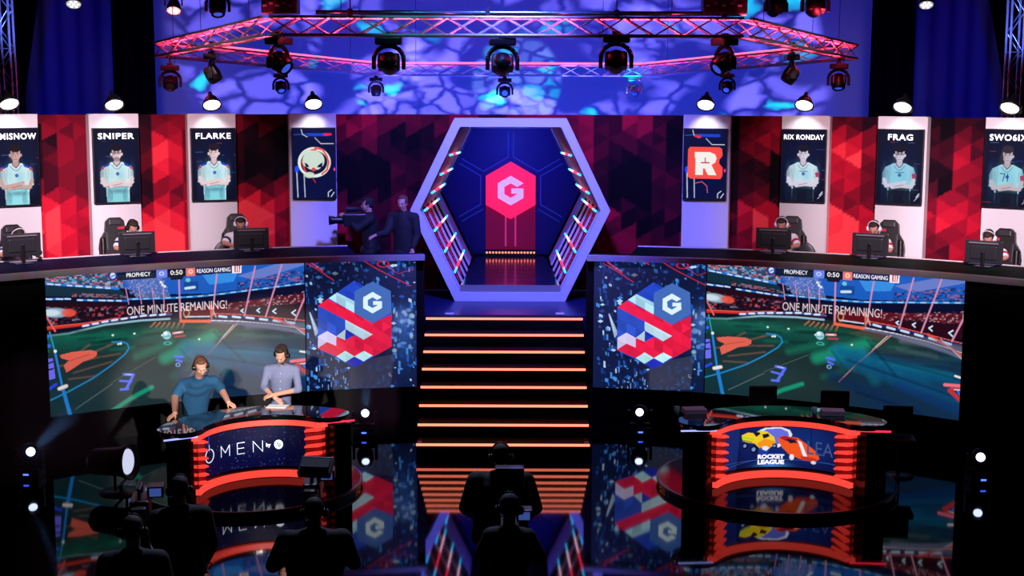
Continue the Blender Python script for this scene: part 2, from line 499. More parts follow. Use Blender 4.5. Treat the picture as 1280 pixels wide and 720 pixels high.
    # ---- pitch
    g = [(60, 424, 120, 8, (16, 92, 76)), (150, 420, 90, 9, (18, 96, 80)), (230, 412, 60, 6, (18, 84, 66)), (100, 432, 70, 8, (14, 76, 66)), (180, 432, 50, 14, (10, 66, 60)), (330, 425, 60, 9, (46, 70, 70)), (80, 495, 80, 30, (8, 52, 62)), (150, 480, 60, 20, (34, 58, 60))]
    low = ~up
    for a in g:
        m = np.exp(-((c.x - a[0]) / a[2]) ** 2 - ((c.y - a[1]) / a[3]) ** 2); c.put(m * low * .85, a[4])
    for k in range(30):
        x0 = 80 + 290 * rng.random(); y0 = 414 + 26 * rng.random(); L = 20 + 40 * rng.random()
        c.put(np.clip((3 - c.dist([(x0, y0), (x0 + L, y0 - L * .12)])) / 3, 0, 1) * low * .55, [(8, 36, 34), (20, 104, 84), (8, 28, 30)][k % 3])
    c.line([(206, 448), (242, 431), (266, 420)], 13, (26, 146, 112), .8, 8)
    c.line([(140, 514), (165, 497), (190, 484)], 5, (20, 150, 118), .9, 2.5)
    c.line([(234, 438), (300, 450), (334, 453)], 20, (12, 138, 150), .9, 14)
    c.line([(268, 440), (330, 452)], 6, (20, 170, 180), .6, 6); c.line([(170, 446), (214, 428)], 8, (20, 110, 84), .6, 6); c.line([(216, 470), (262, 447)], 7, (20, 96, 88), .5, 6)
    c.line([(262, 432), (280, 462)], 12, (20, 150, 160), .7, 8); c.line([(288, 440), (296, 470)], 3, (8, 40, 50), .6, 3); c.line([(225, 436), (250, 462)], 3, (10, 40, 44), .5, 3)
    c.line([(320, 452), (395, 475)], 12, (10, 84, 120), .8, 8)
    for k, (a, b) in enumerate((((74, 458), (125, 446)), ((92, 466), (140, 452)), ((86, 474), (118, 470)), ((118, 440), (138, 431)), ((128, 446), (150, 442)), ((96, 442), (112, 431)), ((134, 433), (146, 428)))):
        c.line([a, b], 2.2, (120, 88, 76), .55, 1.5)
    c.poly([(74.4, 444), (90, 440), (112, 437.5), (121, 439.5), (121, 444), (116, 448), (104, 452), (94, 459), (82.8, 466), (79.7, 457), (86, 450.5), (77, 448)], (222, 98, 82))
    c.line([(84, 452), (112, 443)], 1.4, (160, 60, 54), .6, .8)
    c.line([(40, 510), (56, 503.7), (85.8, 489.5), (116.4, 472.7), (139.3, 456.7), (156, 443), (161.4, 435.3), (159, 429.5), (151.5, 427), (140, 427.5)], 1.9, (30, 130, 190))
    c.line([(62, 415), (69, 441)], 1.7, (40, 150, 190)); c.line([(69, 441), (78, 484)], 2.8, (30, 130, 215)); c.line([(78, 484), (91, 530)], 4.6, (30, 125, 210))
    c.line([(49, 381), (69, 414)], 2.2, (225, 100, 105))
    c.poly([(50, 450), (66, 447.5), (69.5, 473), (53, 477)], (110, 110, 250)); c.line([(52, 458), (66, 452)], 1.8, (14, 16, 60)); c.line([(54, 464), (66, 461)], 2, (14, 16, 60)); c.line([(54, 470), (60, 466)], 1.6, (14, 16, 60))
    c.line([(50, 433), (62, 432.5)], 4, (60, 100, 250)); c.line([(51, 433), (58, 432.7)], 1.6, (230, 240, 255)); c.line([(50, 439), (60, 439)], 3, (14, 110, 90))
    c.poly([(50, 408), (56, 415), (62, 420), (60, 424), (50, 423)], (60, 110, 245)); c.line([(55, 491), (70, 480.5)], 3.2, (40, 70, 240)); c.line([(68, 524), (76, 521)], 3, (40, 60, 235))
    c.line([(74, 486), (83, 482.5)], 4.2, (235, 225, 220)); c.ell(69, 439, 2, 2, (225, 240, 240))
    for a, b in (((151, 429.5), (148, 430)), ((203, 419), (249, 424)), ((168, 417), (141, 419))): c.ell(a[0], a[1], 1.6, 1.3, (220, 235, 235)); c.ell(b[0], b[1], 1.6, 1.3, (200, 220, 220))
    # pad marks in blue
    for a, b, w_ in (((155, 468), (167, 468.5), 3.4), ((150, 476), (164, 477), 2.6), ((151, 487), (160, 486), 3), ((166, 470), (158, 486), 3.4), ((219, 445.5), (228, 446), 3.2), ((221, 450), (227, 452), 3)):
        c.line([a, b], w_, (90, 112, 250))
    c.line([(157, 468), (165, 468.3)], 1.2, (190, 205, 255)); c.ell(222.5, 456, 3.2, 2.6, (120, 170, 230), 1, .25, ring=.55)
    # ball and name plates
    c.ell(208.5, 419, 5.4, 5.2, (150, 205, 215), 1, .15); c.ell(206.8, 416.8, 2.6, 2.2, (235, 250, 255), .9, .4); c.line([(204.5, 421), (212.5, 420)], 1.2, (40, 130, 140), .8)
    c.ell(209.5, 429, 5.2, 2.2, (70, 190, 180), .8, .3, ring=.6)
    c.line([(216.5, 416.5), (228, 415)], 2.8, (235, 130, 145)); c.line([(219, 421), (231, 419.6)], 2.0, (190, 60, 70)); c.line([(218, 416.2), (226, 415.2)], .9, (255, 240, 245))
    c.line([(296, 405), (271.8, 430), (256, 447), (236, 472)], 1.5, (205, 140, 130), .9); c.line([(292, 406), (275, 425)], .9, (220, 230, 240), .8)
    c.line([(95, 511), (140, 480)], 1.3, (110, 125, 125), .5); c.line([(140, 478), (195, 446)], .9, (110, 120, 110), .45)
    # goal
    c.line([(225.5, 384), (226, 401)], 2.8, (235, 96, 60)); c.line([(263, 382), (264.5, 398)], 2, (225, 110, 80)); c.line([(264, 383), (270, 396)], 1.6, (235, 170, 130))
    c.line([(226, 401.5), (262, 401.5)], 3.6, (240, 104, 70)); c.line([(232, 396), (262, 395.6)], 1.6, (200, 215, 235)); c.ell(233, 391, 4, 6.5, (235, 170, 120), .8, .3, ring=.7)
    # tall pink posts
    for pts, w_ in (([(223.5, 346), (225.5, 397)], 2.0), ([(271.5, 340), (269, 360), (266, 394)], 1.9), ([(319, 333), (312, 365), (305.5, 395)], 1.9), ([(353.5, 326), (344, 358), (332, 396)], 2.0), ([(386, 360), (369, 400)], 2.2),
                    ([(157, 360), (161, 380)], 1.1), ([(173, 358), (177, 380)], 1.1), ([(190, 360), (193, 384)], 1.1), ([(203.5, 352), (205.5, 386)], 1.3)):
        c.line(pts, w_, (215, 140, 175), .95)
    # score bar
    c.poly([(146, 341), (197, 337), (197, 347.5), (146, 351)], (8, 26, 52)); c.ell(141, 345, 5.6, 5.8, (24, 52, 150), 1, .1); c.ell(141, 344.5, 3.4, 3.8, (205, 225, 250), 1, .2); c.line([(139, 346), (143.5, 344)], 1.3, (24, 52, 150))
    c.poly([(195.5, 337.5), (209, 336.5), (209, 347), (195.5, 348)], (110, 130, 235)); c.ell(202, 342, 3.4, 2.8, (190, 205, 255), 1, .2, ring=.5)
    c.poly([(209, 336), (232, 334.5), (232, 345.5), (209, 346.5)], (8, 12, 34)); c.poly([(212, 346), (230, 345), (228, 349), (214, 350)], (10, 18, 40))
    c.poly([(232.5, 334.5), (244, 333.5), (244, 344.5), (232.5, 345.5)], (235, 120, 105)); c.ell(238.3, 339.5, 3, 3, (255, 205, 195), 1, .2, ring=.45)
    c.poly([(244, 333.5), (290, 331), (290, 341), (244, 344)], (12, 24, 84)); c.poly([(290, 330.5), (302, 330), (302, 341.5), (290, 342)], (245, 235, 245)); c.poly([(293, 331.5), (300, 331), (300, 340), (293, 340)], (190, 30, 70)); c.line([(295.5, 333), (295.5, 339)], 1.4, (250, 240, 245)); c.line([(298, 333), (298, 339)], 1.4, (250, 240, 245))
    c.poly([(230, 353), (248, 351.5), (248, 363), (230, 364)], (14, 70, 150)); c.line([(232, 360.5), (243, 359)], 3.2, (200, 230, 245)); c.ell(235, 350, 3, 2.6, (110, 200, 235), .9, .3)
    for x, y_ in ((203, 356), (206, 358), (201, 353)): c.ell(x, y_, 1.6, 1.6, (225, 240, 255))
    # ---- what only the right-hand screen shows clearly
    c.use(rx, ry)
    lowr = low & (c.x > 1045)
    c.put(np.clip((c.x - 1030) / 60, 0, 1) * np.clip((c.y - 430) / 25, 0, 1) * low * .75, (10, 44, 78))
    for a, b, w_, col in (((1050, 440), (1200, 478), 14, (8, 86, 130)), ((1060, 452), (1200, 500), 12, (12, 74, 120)), ((1100, 452), (1190, 470), 6, (14, 104, 130)), ((1040, 470), (1150, 520), 12, (10, 40, 80)), ((1120, 480), (1210, 520), 9, (12, 52, 110))):
        c.line([a, b], w_, col, .7, w_ * .8)
    for a, b in (((1060, 450), (1205, 500)), ((1100, 448), (1206, 476)), ((1070, 490), (1150, 516)), ((1084, 425), (1120, 470))):
        c.line([a, b], 3.2, (4, 22, 44), .5, 3)
    c.line([(1122, 436), (1170, 446)], 5, (60, 90, 92), .6, 4); c.line([(1160, 418), (1190, 436), (1212, 452)], 3, (225, 80, 60), .9, 1.4); c.line([(1176, 424), (1212, 458)], 1.2, (190, 200, 215), .8)
    c.line([(1128, 424), (1160, 428), (1215, 440)], 9, (110, 112, 135), .6, 6)
    c.line([(1194, 470), (1203, 473)], 2.6, (240, 225, 225)); c.line([(1181, 481), (1200, 482.5)], 4, (240, 110, 125)); c.line([(1189, 486), (1208, 488)], 3.4, (200, 60, 70)); c.line([(1187, 488), (1200, 500)], 5, (190, 50, 60)); c.line([(1193, 487), (1207, 488.5)], 1.2, (240, 225, 235)); c.line([(1197, 489), (1209, 508)], 2, (40, 120, 240))
    return P, c.c

Pg, Cg = paint_game()
ARC0 = (CX, CY, 0)

def on_arc(th0, z0, R=RS - 0.006):
    return lambda x, y, d: ((R - d) * math.sin(th0 + x / R), (R - d) * math.cos(th0 + x / R), z0 + y)

def px_arc(px, py, R=RS):
    p = at_arc(px, py, R); return math.atan2(p.x - CX, p.y - CY), p.z

vw = thing('video_wall', 'left curved video wall showing a green arena football video game', 'screen', ARC0)
disp = grid_mesh('display', Pg, Cg, scr, vw)
back = MB(); back.arcslab(RS + 0.004, RS + 0.055, ZB, ZT, TL0, TL1, 40, c=(0, 0)); back.build('cabinet', M['black'], vw)
soft_w = mat('pale screen lettering', (240, 240, 240), 0.5, emis=(235, 225, 235), es=0.75)
for txt, (x0, x1), y, sz, mt, bd in (('ONE MINUTE REMAINING!', (159, 284), 384.8, .185, soft_w, .0), ('PROPHECY', (158, 188), 343.4, .09, M['white_text'], .0), ('0:50', (213, 228), 340.8, .10, M['white_text'], .0), ('REASON GAMING', (246, 288), 338.0, .09, M['white_text'], .0)):
    ta, za = px_arc((x0 + x1) / 2, y); tb, _ = px_arc(x0, y); tc_, _ = px_arc(x1, y)
    text_on(txt, sz, mt, on_arc(ta, za), disp, width=(tc_ - tb) * RS, extrude=.001, bold=bd)
vr = copy_tree(vw); vr.rotation_euler = (0, 0, -(TR0 - TL0))
vr['label'] = 'right curved video wall showing a green arena football video game'

# ---- the logo screens
G_PTS = [(.866, .5), (0, 1), (-.866, .5), (-.866, -.5), (0, -1), (.866, -.5), (.866, .14), (.04, .14), (.04, -.2), (.45, -.2), (.433, -.25), (0, -.5), (-.433, -.25), (-.433, .25), (0, .5), (.433, .25)]

def paint_logo(dx, dy, th0, th1, seed):
    """drawn in the pixels of a close view of the left logo screen; (dx, dy) shifts to the right one"""
    th, z, P = arc_grid(th0, th1, ZB, ZT, 400, 400)
    x, y = px_of(th, z)
    x = (x - dx - 375) * 4.235; y = (y - dy - 320) * 4.235
    c = Canvas(x, y, (12, 26, 62))
    r = np.random.default_rng(seed)
    pal = [(30, 90, 190), (16, 50, 120), (70, 150, 235), (10, 24, 60), (190, 225, 255), (24, 70, 160), (6, 14, 40), (8, 18, 46)]
    for k in range(900):
        cx, cy = r.uniform(0, 620), r.uniform(10, 710); s = r.uniform(5, 20)
        bright = (cy > 280 and cx > 480) or (cx < 110 and cy > 200)
        col = pal[r.integers(0, 8)]
        if col[0] > 150 and r.random() < (.3 if bright else .75): col = (24, 70, 160)
        t = r.integers(0, 3)
        if t == 0: c.poly([(cx - s, cy), (cx, cy - s * .55), (cx + s, cy), (cx, cy + s * .55)], col, .85)
        elif t == 1: c.poly([(cx - s * .3, cy - s), (cx + s * .3, cy - s * .8), (cx + s * .3, cy + s), (cx - s * .3, cy + s * .8)], col, .8)
        else: c.poly([(cx - s, cy - s * .4), (cx, cy), (cx, cy + s), (cx - s, cy + s * .6)], col, .8)
    c.blob(170, 110, 110, 70, (8, 14, 44), .75); c.blob(270, 90, 80, 60, (8, 16, 50), .7)
    c.poly([(265, 560), (500, 520), (480, 700), (265, 700)], (56, 62, 86), .75); c.blob(330, 640, 80, 60, (60, 62, 84), .6)
    for k in range(16):
        a = r.uniform(100, 260); b = r.uniform(520, 690)
        c.line([(a, b), (a, b + r.uniform(8, 28))], 4, (150, 190, 240), .7)
    for k in range(22): c.ell(r.uniform(490, 600), r.uniform(280, 560), r.uniform(5, 16), r.uniform(5, 16), [(120, 170, 240), (180, 215, 250)][k % 2], .6, .7)
    c.blob(550, 420, 60, 130, (60, 110, 200), .35); c.blob(540, 330, 40, 50, (90, 130, 210), .45)
    for k in range(12): c.line([(52 + k * 4, 300 + 9 * k), (60 + k * 2, 330 + 8 * k)], 8, (190, 215, 250), .6)
    for pts, w_, col in (([(20, 30), (90, 70), (180, 130)], 5, (190, 40, 60)), ([(40, 20), (120, 80)], 6, (225, 50, 70)), ([(310, 10), (420, 75), (585, 158)], 4.5, (205, 36, 56)), ([(400, 10), (520, 95), (560, 80)], 3, (190, 40, 64)), ([(240, 20), (262, 36)], 6, (225, 40, 60)), ([(560, 82), (600, 72)], 3, (190, 60, 90))):
        c.line(pts, w_, col, .9)
    c.ell(440, 42, 34, 18, (205, 34, 60), .9, .12, ring=.75)
    # the big hexagon of triangles
    A = (288, 130)
    hexp = [A, (485, 240), (485, 480), (288, 590), (95, 490), (95, 262)]
    S = Canvas(x, y); S.c[:] = lin((34, 72, 205))
    S.poly([(95, 262), (240, 345), (240, 385), (192, 415), (143, 395), (95, 425)], (46, 84, 205))
    S.poly([(190, 190), (290, 240), (290, 302), (143, 219)], (176, 226, 250))
    S.poly([(95, 262), (143, 226), (290, 302), (385, 356), (490, 306), (490, 482), (385, 532), (337, 505), (288, 532), (240, 505), (192, 532), (95, 490), (95, 480), (143, 455), (192, 476), (192, 425), (240, 446), (288, 420), (337, 443), (385, 415), (240, 338)], (238, 30, 72))
    S.poly([(240, 338), (385, 415), (337, 443), (240, 386)], (196, 232, 250))
    S.poly([(95, 425), (143, 397), (192, 425), (192, 476), (143, 455), (95, 487)], (215, 205, 245))
    S.poly([(192, 425), (240, 388), (240, 446)], (205, 232, 250)); S.poly([(240, 388), (288, 415), (240, 446)], (30, 50, 190))
    S.poly([(192, 532), (240, 502), (288, 532), (240, 562)], (190, 240, 250)); S.poly([(288, 532), (337, 502), (385, 527), (337, 558)], (190, 240, 250))
    S.poly([(240, 562), (288, 532), (337, 558), (288, 592)], (40, 50, 200))
    # triangle shading of the artwork
    w_ = 48.7; h_ = 56.2
    i = np.floor((x - 95) / w_); fx = (x - 95) / w_ - i
    yy = (y - 262) / h_ + .5 * ((i % 2) != 0)
    par = ((i % 2) != 0)
    a1 = np.floor(yy - fx / 2 * np.where(par, -1, -1) * -1); a2 = np.floor(yy + fx / 2)
    hsh = ((a1 * 12.9898 + a2 * 78.233 + i * 37.719 + seed) % 1.7) / 1.7
    sh = 0.72 + 0.42 * hsh
    inside = c.inside(hexp)
    c.c = np.where(inside[..., None], S.c * sh[..., None], c.c)
    c.poly([(385, 135), (480, 185), (485, 300), (385, 356), (288, 300), (288, 187)], (66, 108, 185))
    c.line([(288, 300), (385, 356), (485, 300)], 3, (50, 80, 160), .6)
    gx, gy, gr = 384, 247, 57
    c.poly([(gx + gr * a, gy - gr * b) for a, b in G_PTS], (222, 244, 250))
    return P, c.c

lth = [px_arc(381.5, 400)[0], px_arc(520.5, 400)[0]]
for s, (t0, t1), dd in ((-1, (TL1 + .0015, lth[1]), (0, 0)), (1, (px_arc(742, 400)[0], TR0 - .0015), (374.2, 2.0))):
    t = thing('video_wall', '%s video wall tile with a red, white and blue hexagon logo and letter G' % ('left' if s < 0 else 'right'), 'screen', ARC0)
    P, cc = paint_logo(dd[0], dd[1], t0, t1, 4 if s < 0 else 4)
    grid_mesh('display', P, cc, scr, t)
    MB().arcslab(RS + 0.004, RS + 0.055, ZB, ZT, t0, t1, 20, c=(0, 0)).build('cabinet', M['black'], t)
# ================================================================== hexagon portal
HC = Vector((-0.034, 23.9, 3.165))
hexa = thing('hexagon_portal', 'large pale lavender hexagonal portal with a tunnel behind it above the stairs', 'portal', (HC.x, HC.y, 0))

def hexv(k, sc=1.0):
    return [(x * sc * k[0], z * sc * k[1]) for x, z in ((1, 0), (.555, 1), (-.555, 1), (-1, 0), (-.555, -1), (.555, -1))]
A, B = 1.708, 1.565
def ring(mb, yo, y1, ao, bo, ai, bi, skip=()):
    """hexagonal ring: outer half sizes ao, bo and inner ai, bi, between depths yo and y1 (local)"""
    o = hexv((ao, bo)); i_ = hexv((ai, bi)); zc = HC.z
    vs = [(x, yo, z + zc) for x, z in o] + [(x, yo, z + zc) for x, z in i_] + [(x, y1, z + zc) for x, z in o] + [(x, y1, z + zc) for x, z in i_]
    fs = []
    for k in range(6):
        n = (k + 1) % 6
        if k in skip: continue
        fs += [(k, n, 6 + n, 6 + k), (12 + k, 18 + k, 18 + n, 12 + n), (k, 12 + k, 12 + n, n), (6 + k, 6 + n, 18 + n, 18 + k)]
    for k in skip:
        n = (k + 1) % 6
        fs += [(k, 6 + k, 18 + k, 12 + k), (n, 12 + n, 18 + n, 6 + n)]
    mb._add(vs, fs)
def half_ring(mb, yo, y1, ao, bo, ai, bi, s):
    o = hexv((ao, bo)); i_ = hexv((ai, bi)); zc = HC.z; ks = (1, 0, 5) if s > 0 else (2, 3, 4); vs = []; fs = []
    for k in ks:
        vs += [(o[k][0], yo, o[k][1] + zc), (i_[k][0], yo, i_[k][1] + zc), (i_[k][0], y1, i_[k][1] + zc), (o[k][0], y1, o[k][1] + zc)]
    for q in (0, 4):
        for j in range(4): fs.append((q + j, q + (j + 1) % 4, q + 4 + (j + 1) % 4, q + 4 + j))
    fs += [(0, 1, 2, 3), (8, 11, 10, 9)]
    mb._add(vs, fs)
mb = MB(); ring(mb, -0.06, 0.12, A, B, A - .165, B - .15)
mb.build('front_frame', M['hexframe'], hexa)
# tunnel: black skin, four pale rails, a wide solid frame at the far end
Ai, Bi = A - .155, B - .14
def sec(d):               # half sizes of the tunnel at depth d behind the frame
    k = 1 - 0.075 * d / 3.2
    return Ai * k, Bi * k
mb = MB()
for d0, d1 in ((0.12, 4.9),):
    a0, b0 = sec(d0); a1, b1 = sec(d1); zc = HC.z
    o = hexv((a0 + .03, b0 + .03)); p = hexv((a1 + .03, b1 + .03))
    o2 = hexv((a0 + .1, b0 + .1)); p2 = hexv((a1 + .1, b1 + .1))
    vs = [(x, d0, z + zc) for x, z in o] + [(x, d1, z + zc) for x, z in p] + [(x, d0, z + zc) for x, z in o2] + [(x, d1, z + zc) for x, z in p2]
    fs = []
    for k in range(6):
        n = (k + 1) % 6
        fs += [(k, n, 6 + n, 6 + k), (12 + k, 18 + k, 18 + n, 12 + n), (k, 12 + k, 12 + n, n), (6 + k, 6 + n, 18 + n, 18 + k)]
    mb._add(vs, fs)
mb.build('tunnel_shell', mat('dead black lining', (2, 2, 3), .8, spec=.1), hexa)
for d in (0.22, 0.98, 1.72, 2.42):
    a0, b0 = sec(d)
    for s in (-1, 1):
        mb = MB(); half_ring(mb, d, d + .07, a0 + .02, b0 + .02, a0 - .02, b0 - .018, s); mb.build('tunnel_rail', M['hexrail'], hexa)
a0, b0 = sec(3.15)
for s in (-1, 1):
    mb = MB(); half_ring(mb, 3.15, 4.3, a0 + .02, b0 + .02, a0 - .02, b0 - .018, s); mb.build('rear_collar', M['hexrail'], hexa)
# light tubes along the tunnel sides: blue ends, pink white middle
def hexpt(s, u, d, ins=0.06):
    """point on the side s (-1 left, +1 right); u=0 at the side corner, +1 top corner, -1 bottom corner"""
    a0, b0 = sec(d); a0 -= ins; b0 -= ins * .9
    return Vector((s * (a0 + (.555 * a0 - a0) * abs(u)), d, HC.z + b0 * u))
for s in (-1, 1):
    for u in (.70, .455, .225, 0.0, -.255, -.52, -.78):
        q = [hexpt(s, u - .02 + .0 * k, .2 + 2.75 * k) for k in (0, .16, .5, .84, 1)]
        t = MB(); t.cone(q[0], q[1], .02, .02, 8); tb = t.build('light_tube', M['cyan_led'], hexa)
        t = MB(); t.cone(q[1], q[2], .02, .02, 8); t.build('tube_middle', M['red_led'], tb)
        t = MB(); t.cone(q[2], q[3], .02, .02, 8); t.build('tube_middle', M['white_led'], tb)
        t = MB(); t.cone(q[3], q[4], .02, .02, 8); t.build('tube_end', M['cyan_led'], tb)
# strings of small red lamps between the rails of the lower sides
dotm = mat('small red lamp', (180, 30, 50), 0.4, emis=(200, 30, 60), es=.8)
for s in (-1, 1):
    for d in (.62, 1.36):
        t = MB(); pts = [hexpt(s, -0.03 - .9 * k / 18, d, 0.0) for k in range(19)]
        t.tube(pts, .004, 5)
        for q in pts[:-1]: t.ell(q, .010, nu=6, nv=4)
        t.build('lamp_string', dotm, hexa)
# tunnel floor of dark planks with a grey nosing
FZ = 1.86
plank = mat('dark gloss planks', (26, 28, 46), 0.14, spec=0.6, vary=0.5, bscale=5)
zr = (FZ - HC.z)
def halfw(d):
    a0, b0 = sec(d); u = zr / b0
    return a0 + (.555 * a0 - a0) * abs(u)
mb = MB()
for k in range(9):
    d0 = .1 + k * .53; d1 = d0 + .515
    w0, w1 = halfw(d0) - .06, halfw(d1) - .06
    mb._add([(-w0, d0, FZ - .06), (w0, d0, FZ - .06), (w1, d1, FZ - .06), (-w1, d1, FZ - .06), (-w0, d0, FZ), (w0, d0, FZ), (w1, d1, FZ), (-w1, d1, FZ)],
            [(0, 3, 2, 1), (4, 5, 6, 7), (0, 1, 5, 4), (1, 2, 6, 5), (2, 3, 7, 6), (3, 0, 4, 7)])
mb.build('floor_planks', plank, hexa)
MB().box((0, .06, FZ - .06), (2 * halfw(.1) - .1, .07, .12)).build('floor_nosing', mat('grey nosing', (120, 116, 112), .5), hexa)
# end panel with a faint honeycomb and the G sign
ep = mat('deep blue end panel', (24, 44, 170), 0.5)
BY = 4.75
ae, be = sec(BY)
MB().prism([(x, z + HC.z) for x, z in hexv((ae + .02, be + .02))], BY, BY + .05, 'y').build('end_panel', ep, hexa)
gx = 0.0; gz = 3.19
def hexo(r, cx=0, cz=0, rot=PI / 6): return [(cx + r * math.cos(rot + k * PI / 3), cz + r * math.sin(rot + k * PI / 3)) for k in range(6)]
line_m = mat('faint blue line', (70, 100, 220), .5, emis=(30, 60, 190), es=.35)
mb = MB()
SPC = 1.12
def in_panel(x, z): return abs(z - HC.z) < be - .03 and abs(x) < ae * (1 - .445 * abs(z - HC.z) / be) - .04 and z > FZ + .05 and not (abs(x) < .52 and z < 3.0)
for i in range(-3, 4):
    for j_ in range(-3, 4):
        if i == 0 and j_ == 0: continue
        cx, cz = SPC * (i + .5 * j_), gz + SPC * .866 * j_
        P6 = hexo(.585, cx, cz, PI / 6)
        for q in range(6):
            a_, b_ = P6[q], P6[(q + 1) % 6]
            for r_ in range(8):
                u0, u1 = r_ / 8, (r_ + 1) / 8
                p_ = (a_[0] + (b_[0] - a_[0]) * u0, a_[1] + (b_[1] - a_[1]) * u0); q_ = (a_[0] + (b_[0] - a_[0]) * u1, a_[1] + (b_[1] - a_[1]) * u1)
                if in_panel(*p_) and in_panel(*q_): mb.cone((p_[0], BY - .004, p_[1]), (q_[0], BY - .004, q_[1]), .011, .011, 5)
mb.build('honeycomb_lines', line_m, hexa)
mag = mat('magenta panel', (150, 20, 80), .5, emis=(120, 6, 60), es=.5)
MB().box((0, BY - .015, (1.98 + 3.0) / 2), (1.02, .02, 1.04)).build('magenta_panel', mag, hexa)
for x in (-.1, .1):
    MB().box((x, BY - .03, 2.38), (.035, .012, .68)).build('pink_line', mat('pink line', (200, 60, 140), .5, emis=(190, 40, 120), es=.8), hexa)
sg = MB().prism(hexo(.585, gx, gz), BY - .10, BY - .03, 'y').build('g_sign', mat('pink red hexagon sign', (240, 40, 100), .5, emis=(250, 34, 96), es=.95), hexa)
MB().prism([(gx + .30 * a, gz + .30 * b) for a, b in G_PTS], BY - .125, BY - .101, 'y').build('letter_g', mat('pale letter', (220, 180, 240), .5, emis=(214, 170, 245), es=.95), sg)
bar = thing('led_bar', 'row of small orange-red lamps on the tunnel floor under the G sign', 'light', (HC.x, HC.y + BY - .3, FZ))
MB().box((0, 0, .05), (1.04, .08, .1), bev=.01).build('housing', M['plastic'], bar)
for k in range(16): MB().ell((-.48 + .064 * k, -.045, .085), .021, nu=8, nv=6).build('lamp', M['bulb_red'], bar)

# ================================================================== back wall with printed red panels
RW = 13.5
WT = 4.77
wall_print = attr_mat('red triangle print', 0.0, 1.0, 0.6)
def paint_wall(t0, t1, blobs, seed, base):
    nx = int((t1 - t0) * RW / .03); ny = 106
    th, z, P = arc_grid(t0, t1, 1.602, WT, nx, ny, RW)
    px, py = px_of(th, z, RW)
    sx = th * RW; s = .30
    # equilateral cells with upright edges
    i = np.floor(sx / (s * .866)); fx = sx / (s * .866) - i
    v = z / s + .5 * (i % 2)
    a1 = np.floor(v - fx / 2); a2 = np.floor(v + fx / 2)
    zz = (a1 + a2) / 2 * s + .4 * s - .25 * s * (i % 2); tc = (i + .5) * s * .866 / RW
    # the tone is decided per pair of cells, so columns and chevrons show
    k1 = np.floor(i / 2); k2 = np.floor((a1 + a2) / 2 / 2)
    cx, cy = px_of(tc, zz, RW)
    c = Canvas(cx, cy, base)
    for x, y, rx, ry, col, a in blobs: c.blob(x, y, rx, ry, col, a)
    def hs(a, b, q): return np.modf(np.abs(np.sin(a * 127.1 + b * 311.7 + q * 74.7) * 43758.5453))[0]
    r_ = np.where(c.c[..., 0] <= .0031308, c.c[..., 0] * 12.92, 1.055 * c.c[..., 0] ** (1 / 2.4) - .055)
    t = r_ - .03 + .20 * (hs(a1, a2, seed) - .5) + .34 * (hs(k1, np.floor((a1 + a2) / 6 + .5 * (k1 % 2)), seed + 3) - .5) + .12 * (hs(i, 0, seed + 5) - .5)
    t = np.clip((t - .42) * 1.45 + .34, 0, .999)
    pal = np.array([lin(q) for q in ((10, 2, 12), (30, 3, 18), (62, 5, 24), (104, 8, 30), (142, 10, 36), (178, 15, 42), (214, 30, 52), (240, 60, 70))])
    lv = t * 7; i0 = np.floor(lv).astype(int).clip(0, 6); fr = np.round((lv - i0) * 2)[..., None] / 2
    return P, pal[i0] * (1 - fr) + pal[i0 + 1] * fr
RED, SAL, DK, BLK, MAR = (190, 8, 56), (255, 66, 88), (60, 4, 28), (14, 2, 14), (110, 6, 40)
blobsL = [(60, 200, 26, 60, (150, 10, 36), .9), (60, 300, 24, 40, SAL, .9), (95, 235, 18, 50, DK, .9), (100, 300, 16, 60, (90, 10, 34), .8), (80, 152, 70, 26, (70, 6, 28), .9),
          (205, 195, 20, 34, (205, 16, 52), .95), (205, 300, 40, 34, SAL, .95), (190, 150, 40, 26, (70, 6, 28), .9), (228, 230, 10, 40, MAR, .6), (182, 240, 10, 30, DK, .6),
          (325, 200, 24, 42, BLK, .97), (335, 190, 26, 50, DK, .6), (330, 150, 40, 22, (70, 4, 26), .8), (315, 275, 34, 26, SAL, .85), (345, 270, 16, 40, (170, 10, 40), .8), (352, 280, 9, 60, DK, .8),
          (450, 163, 36, 20, (150, 6, 36), .98), (440, 222, 34, 34, BLK, .98), (505, 175, 34, 34, BLK, .95), (440, 280, 30, 18, (150, 6, 30), .9), (490, 215, 18, 24, (120, 4, 30), .8), (490, 290, 34, 26, (110, 4, 30), .7)]
blobsR = [(800, 168, 36, 20, (150, 6, 40), .98), (782, 222, 32, 34, BLK, .98), (846, 180, 22, 40, BLK, .97), (780, 290, 34, 24, (120, 4, 34), .9), (825, 260, 22, 40, (100, 4, 30), .7),
          (945, 215, 40, 40, BLK, .95), (925, 165, 24, 20, (50, 4, 24), .9), (925, 290, 22, 26, (150, 10, 34), .9), (962, 290, 20, 30, SAL, .7), (950, 155, 30, 20, (120, 8, 36), .6),
          (1058, 200, 22, 40, (200, 14, 50), .95), (1055, 300, 34, 34, SAL, .95), (1060, 150, 40, 24, (60, 4, 26), .9), (1085, 230, 12, 40, MAR, .6), (1035, 250, 10, 20, (230, 40, 60), .6),
          (1195, 190, 20, 24, (140, 8, 36), .8), (1185, 235, 34, 26, (26, 4, 18), .9), (1180, 262, 10, 22, (190, 14, 46), .7), (1210, 300, 16, 36, (215, 40, 62), .8), (1185, 310, 24, 30, (120, 14, 40), .7), (1190, 150, 50, 26, (60, 4, 26), .9)]
TW = R_(58)
tin_l, tin_r = R_(-.1), R_(-.1)
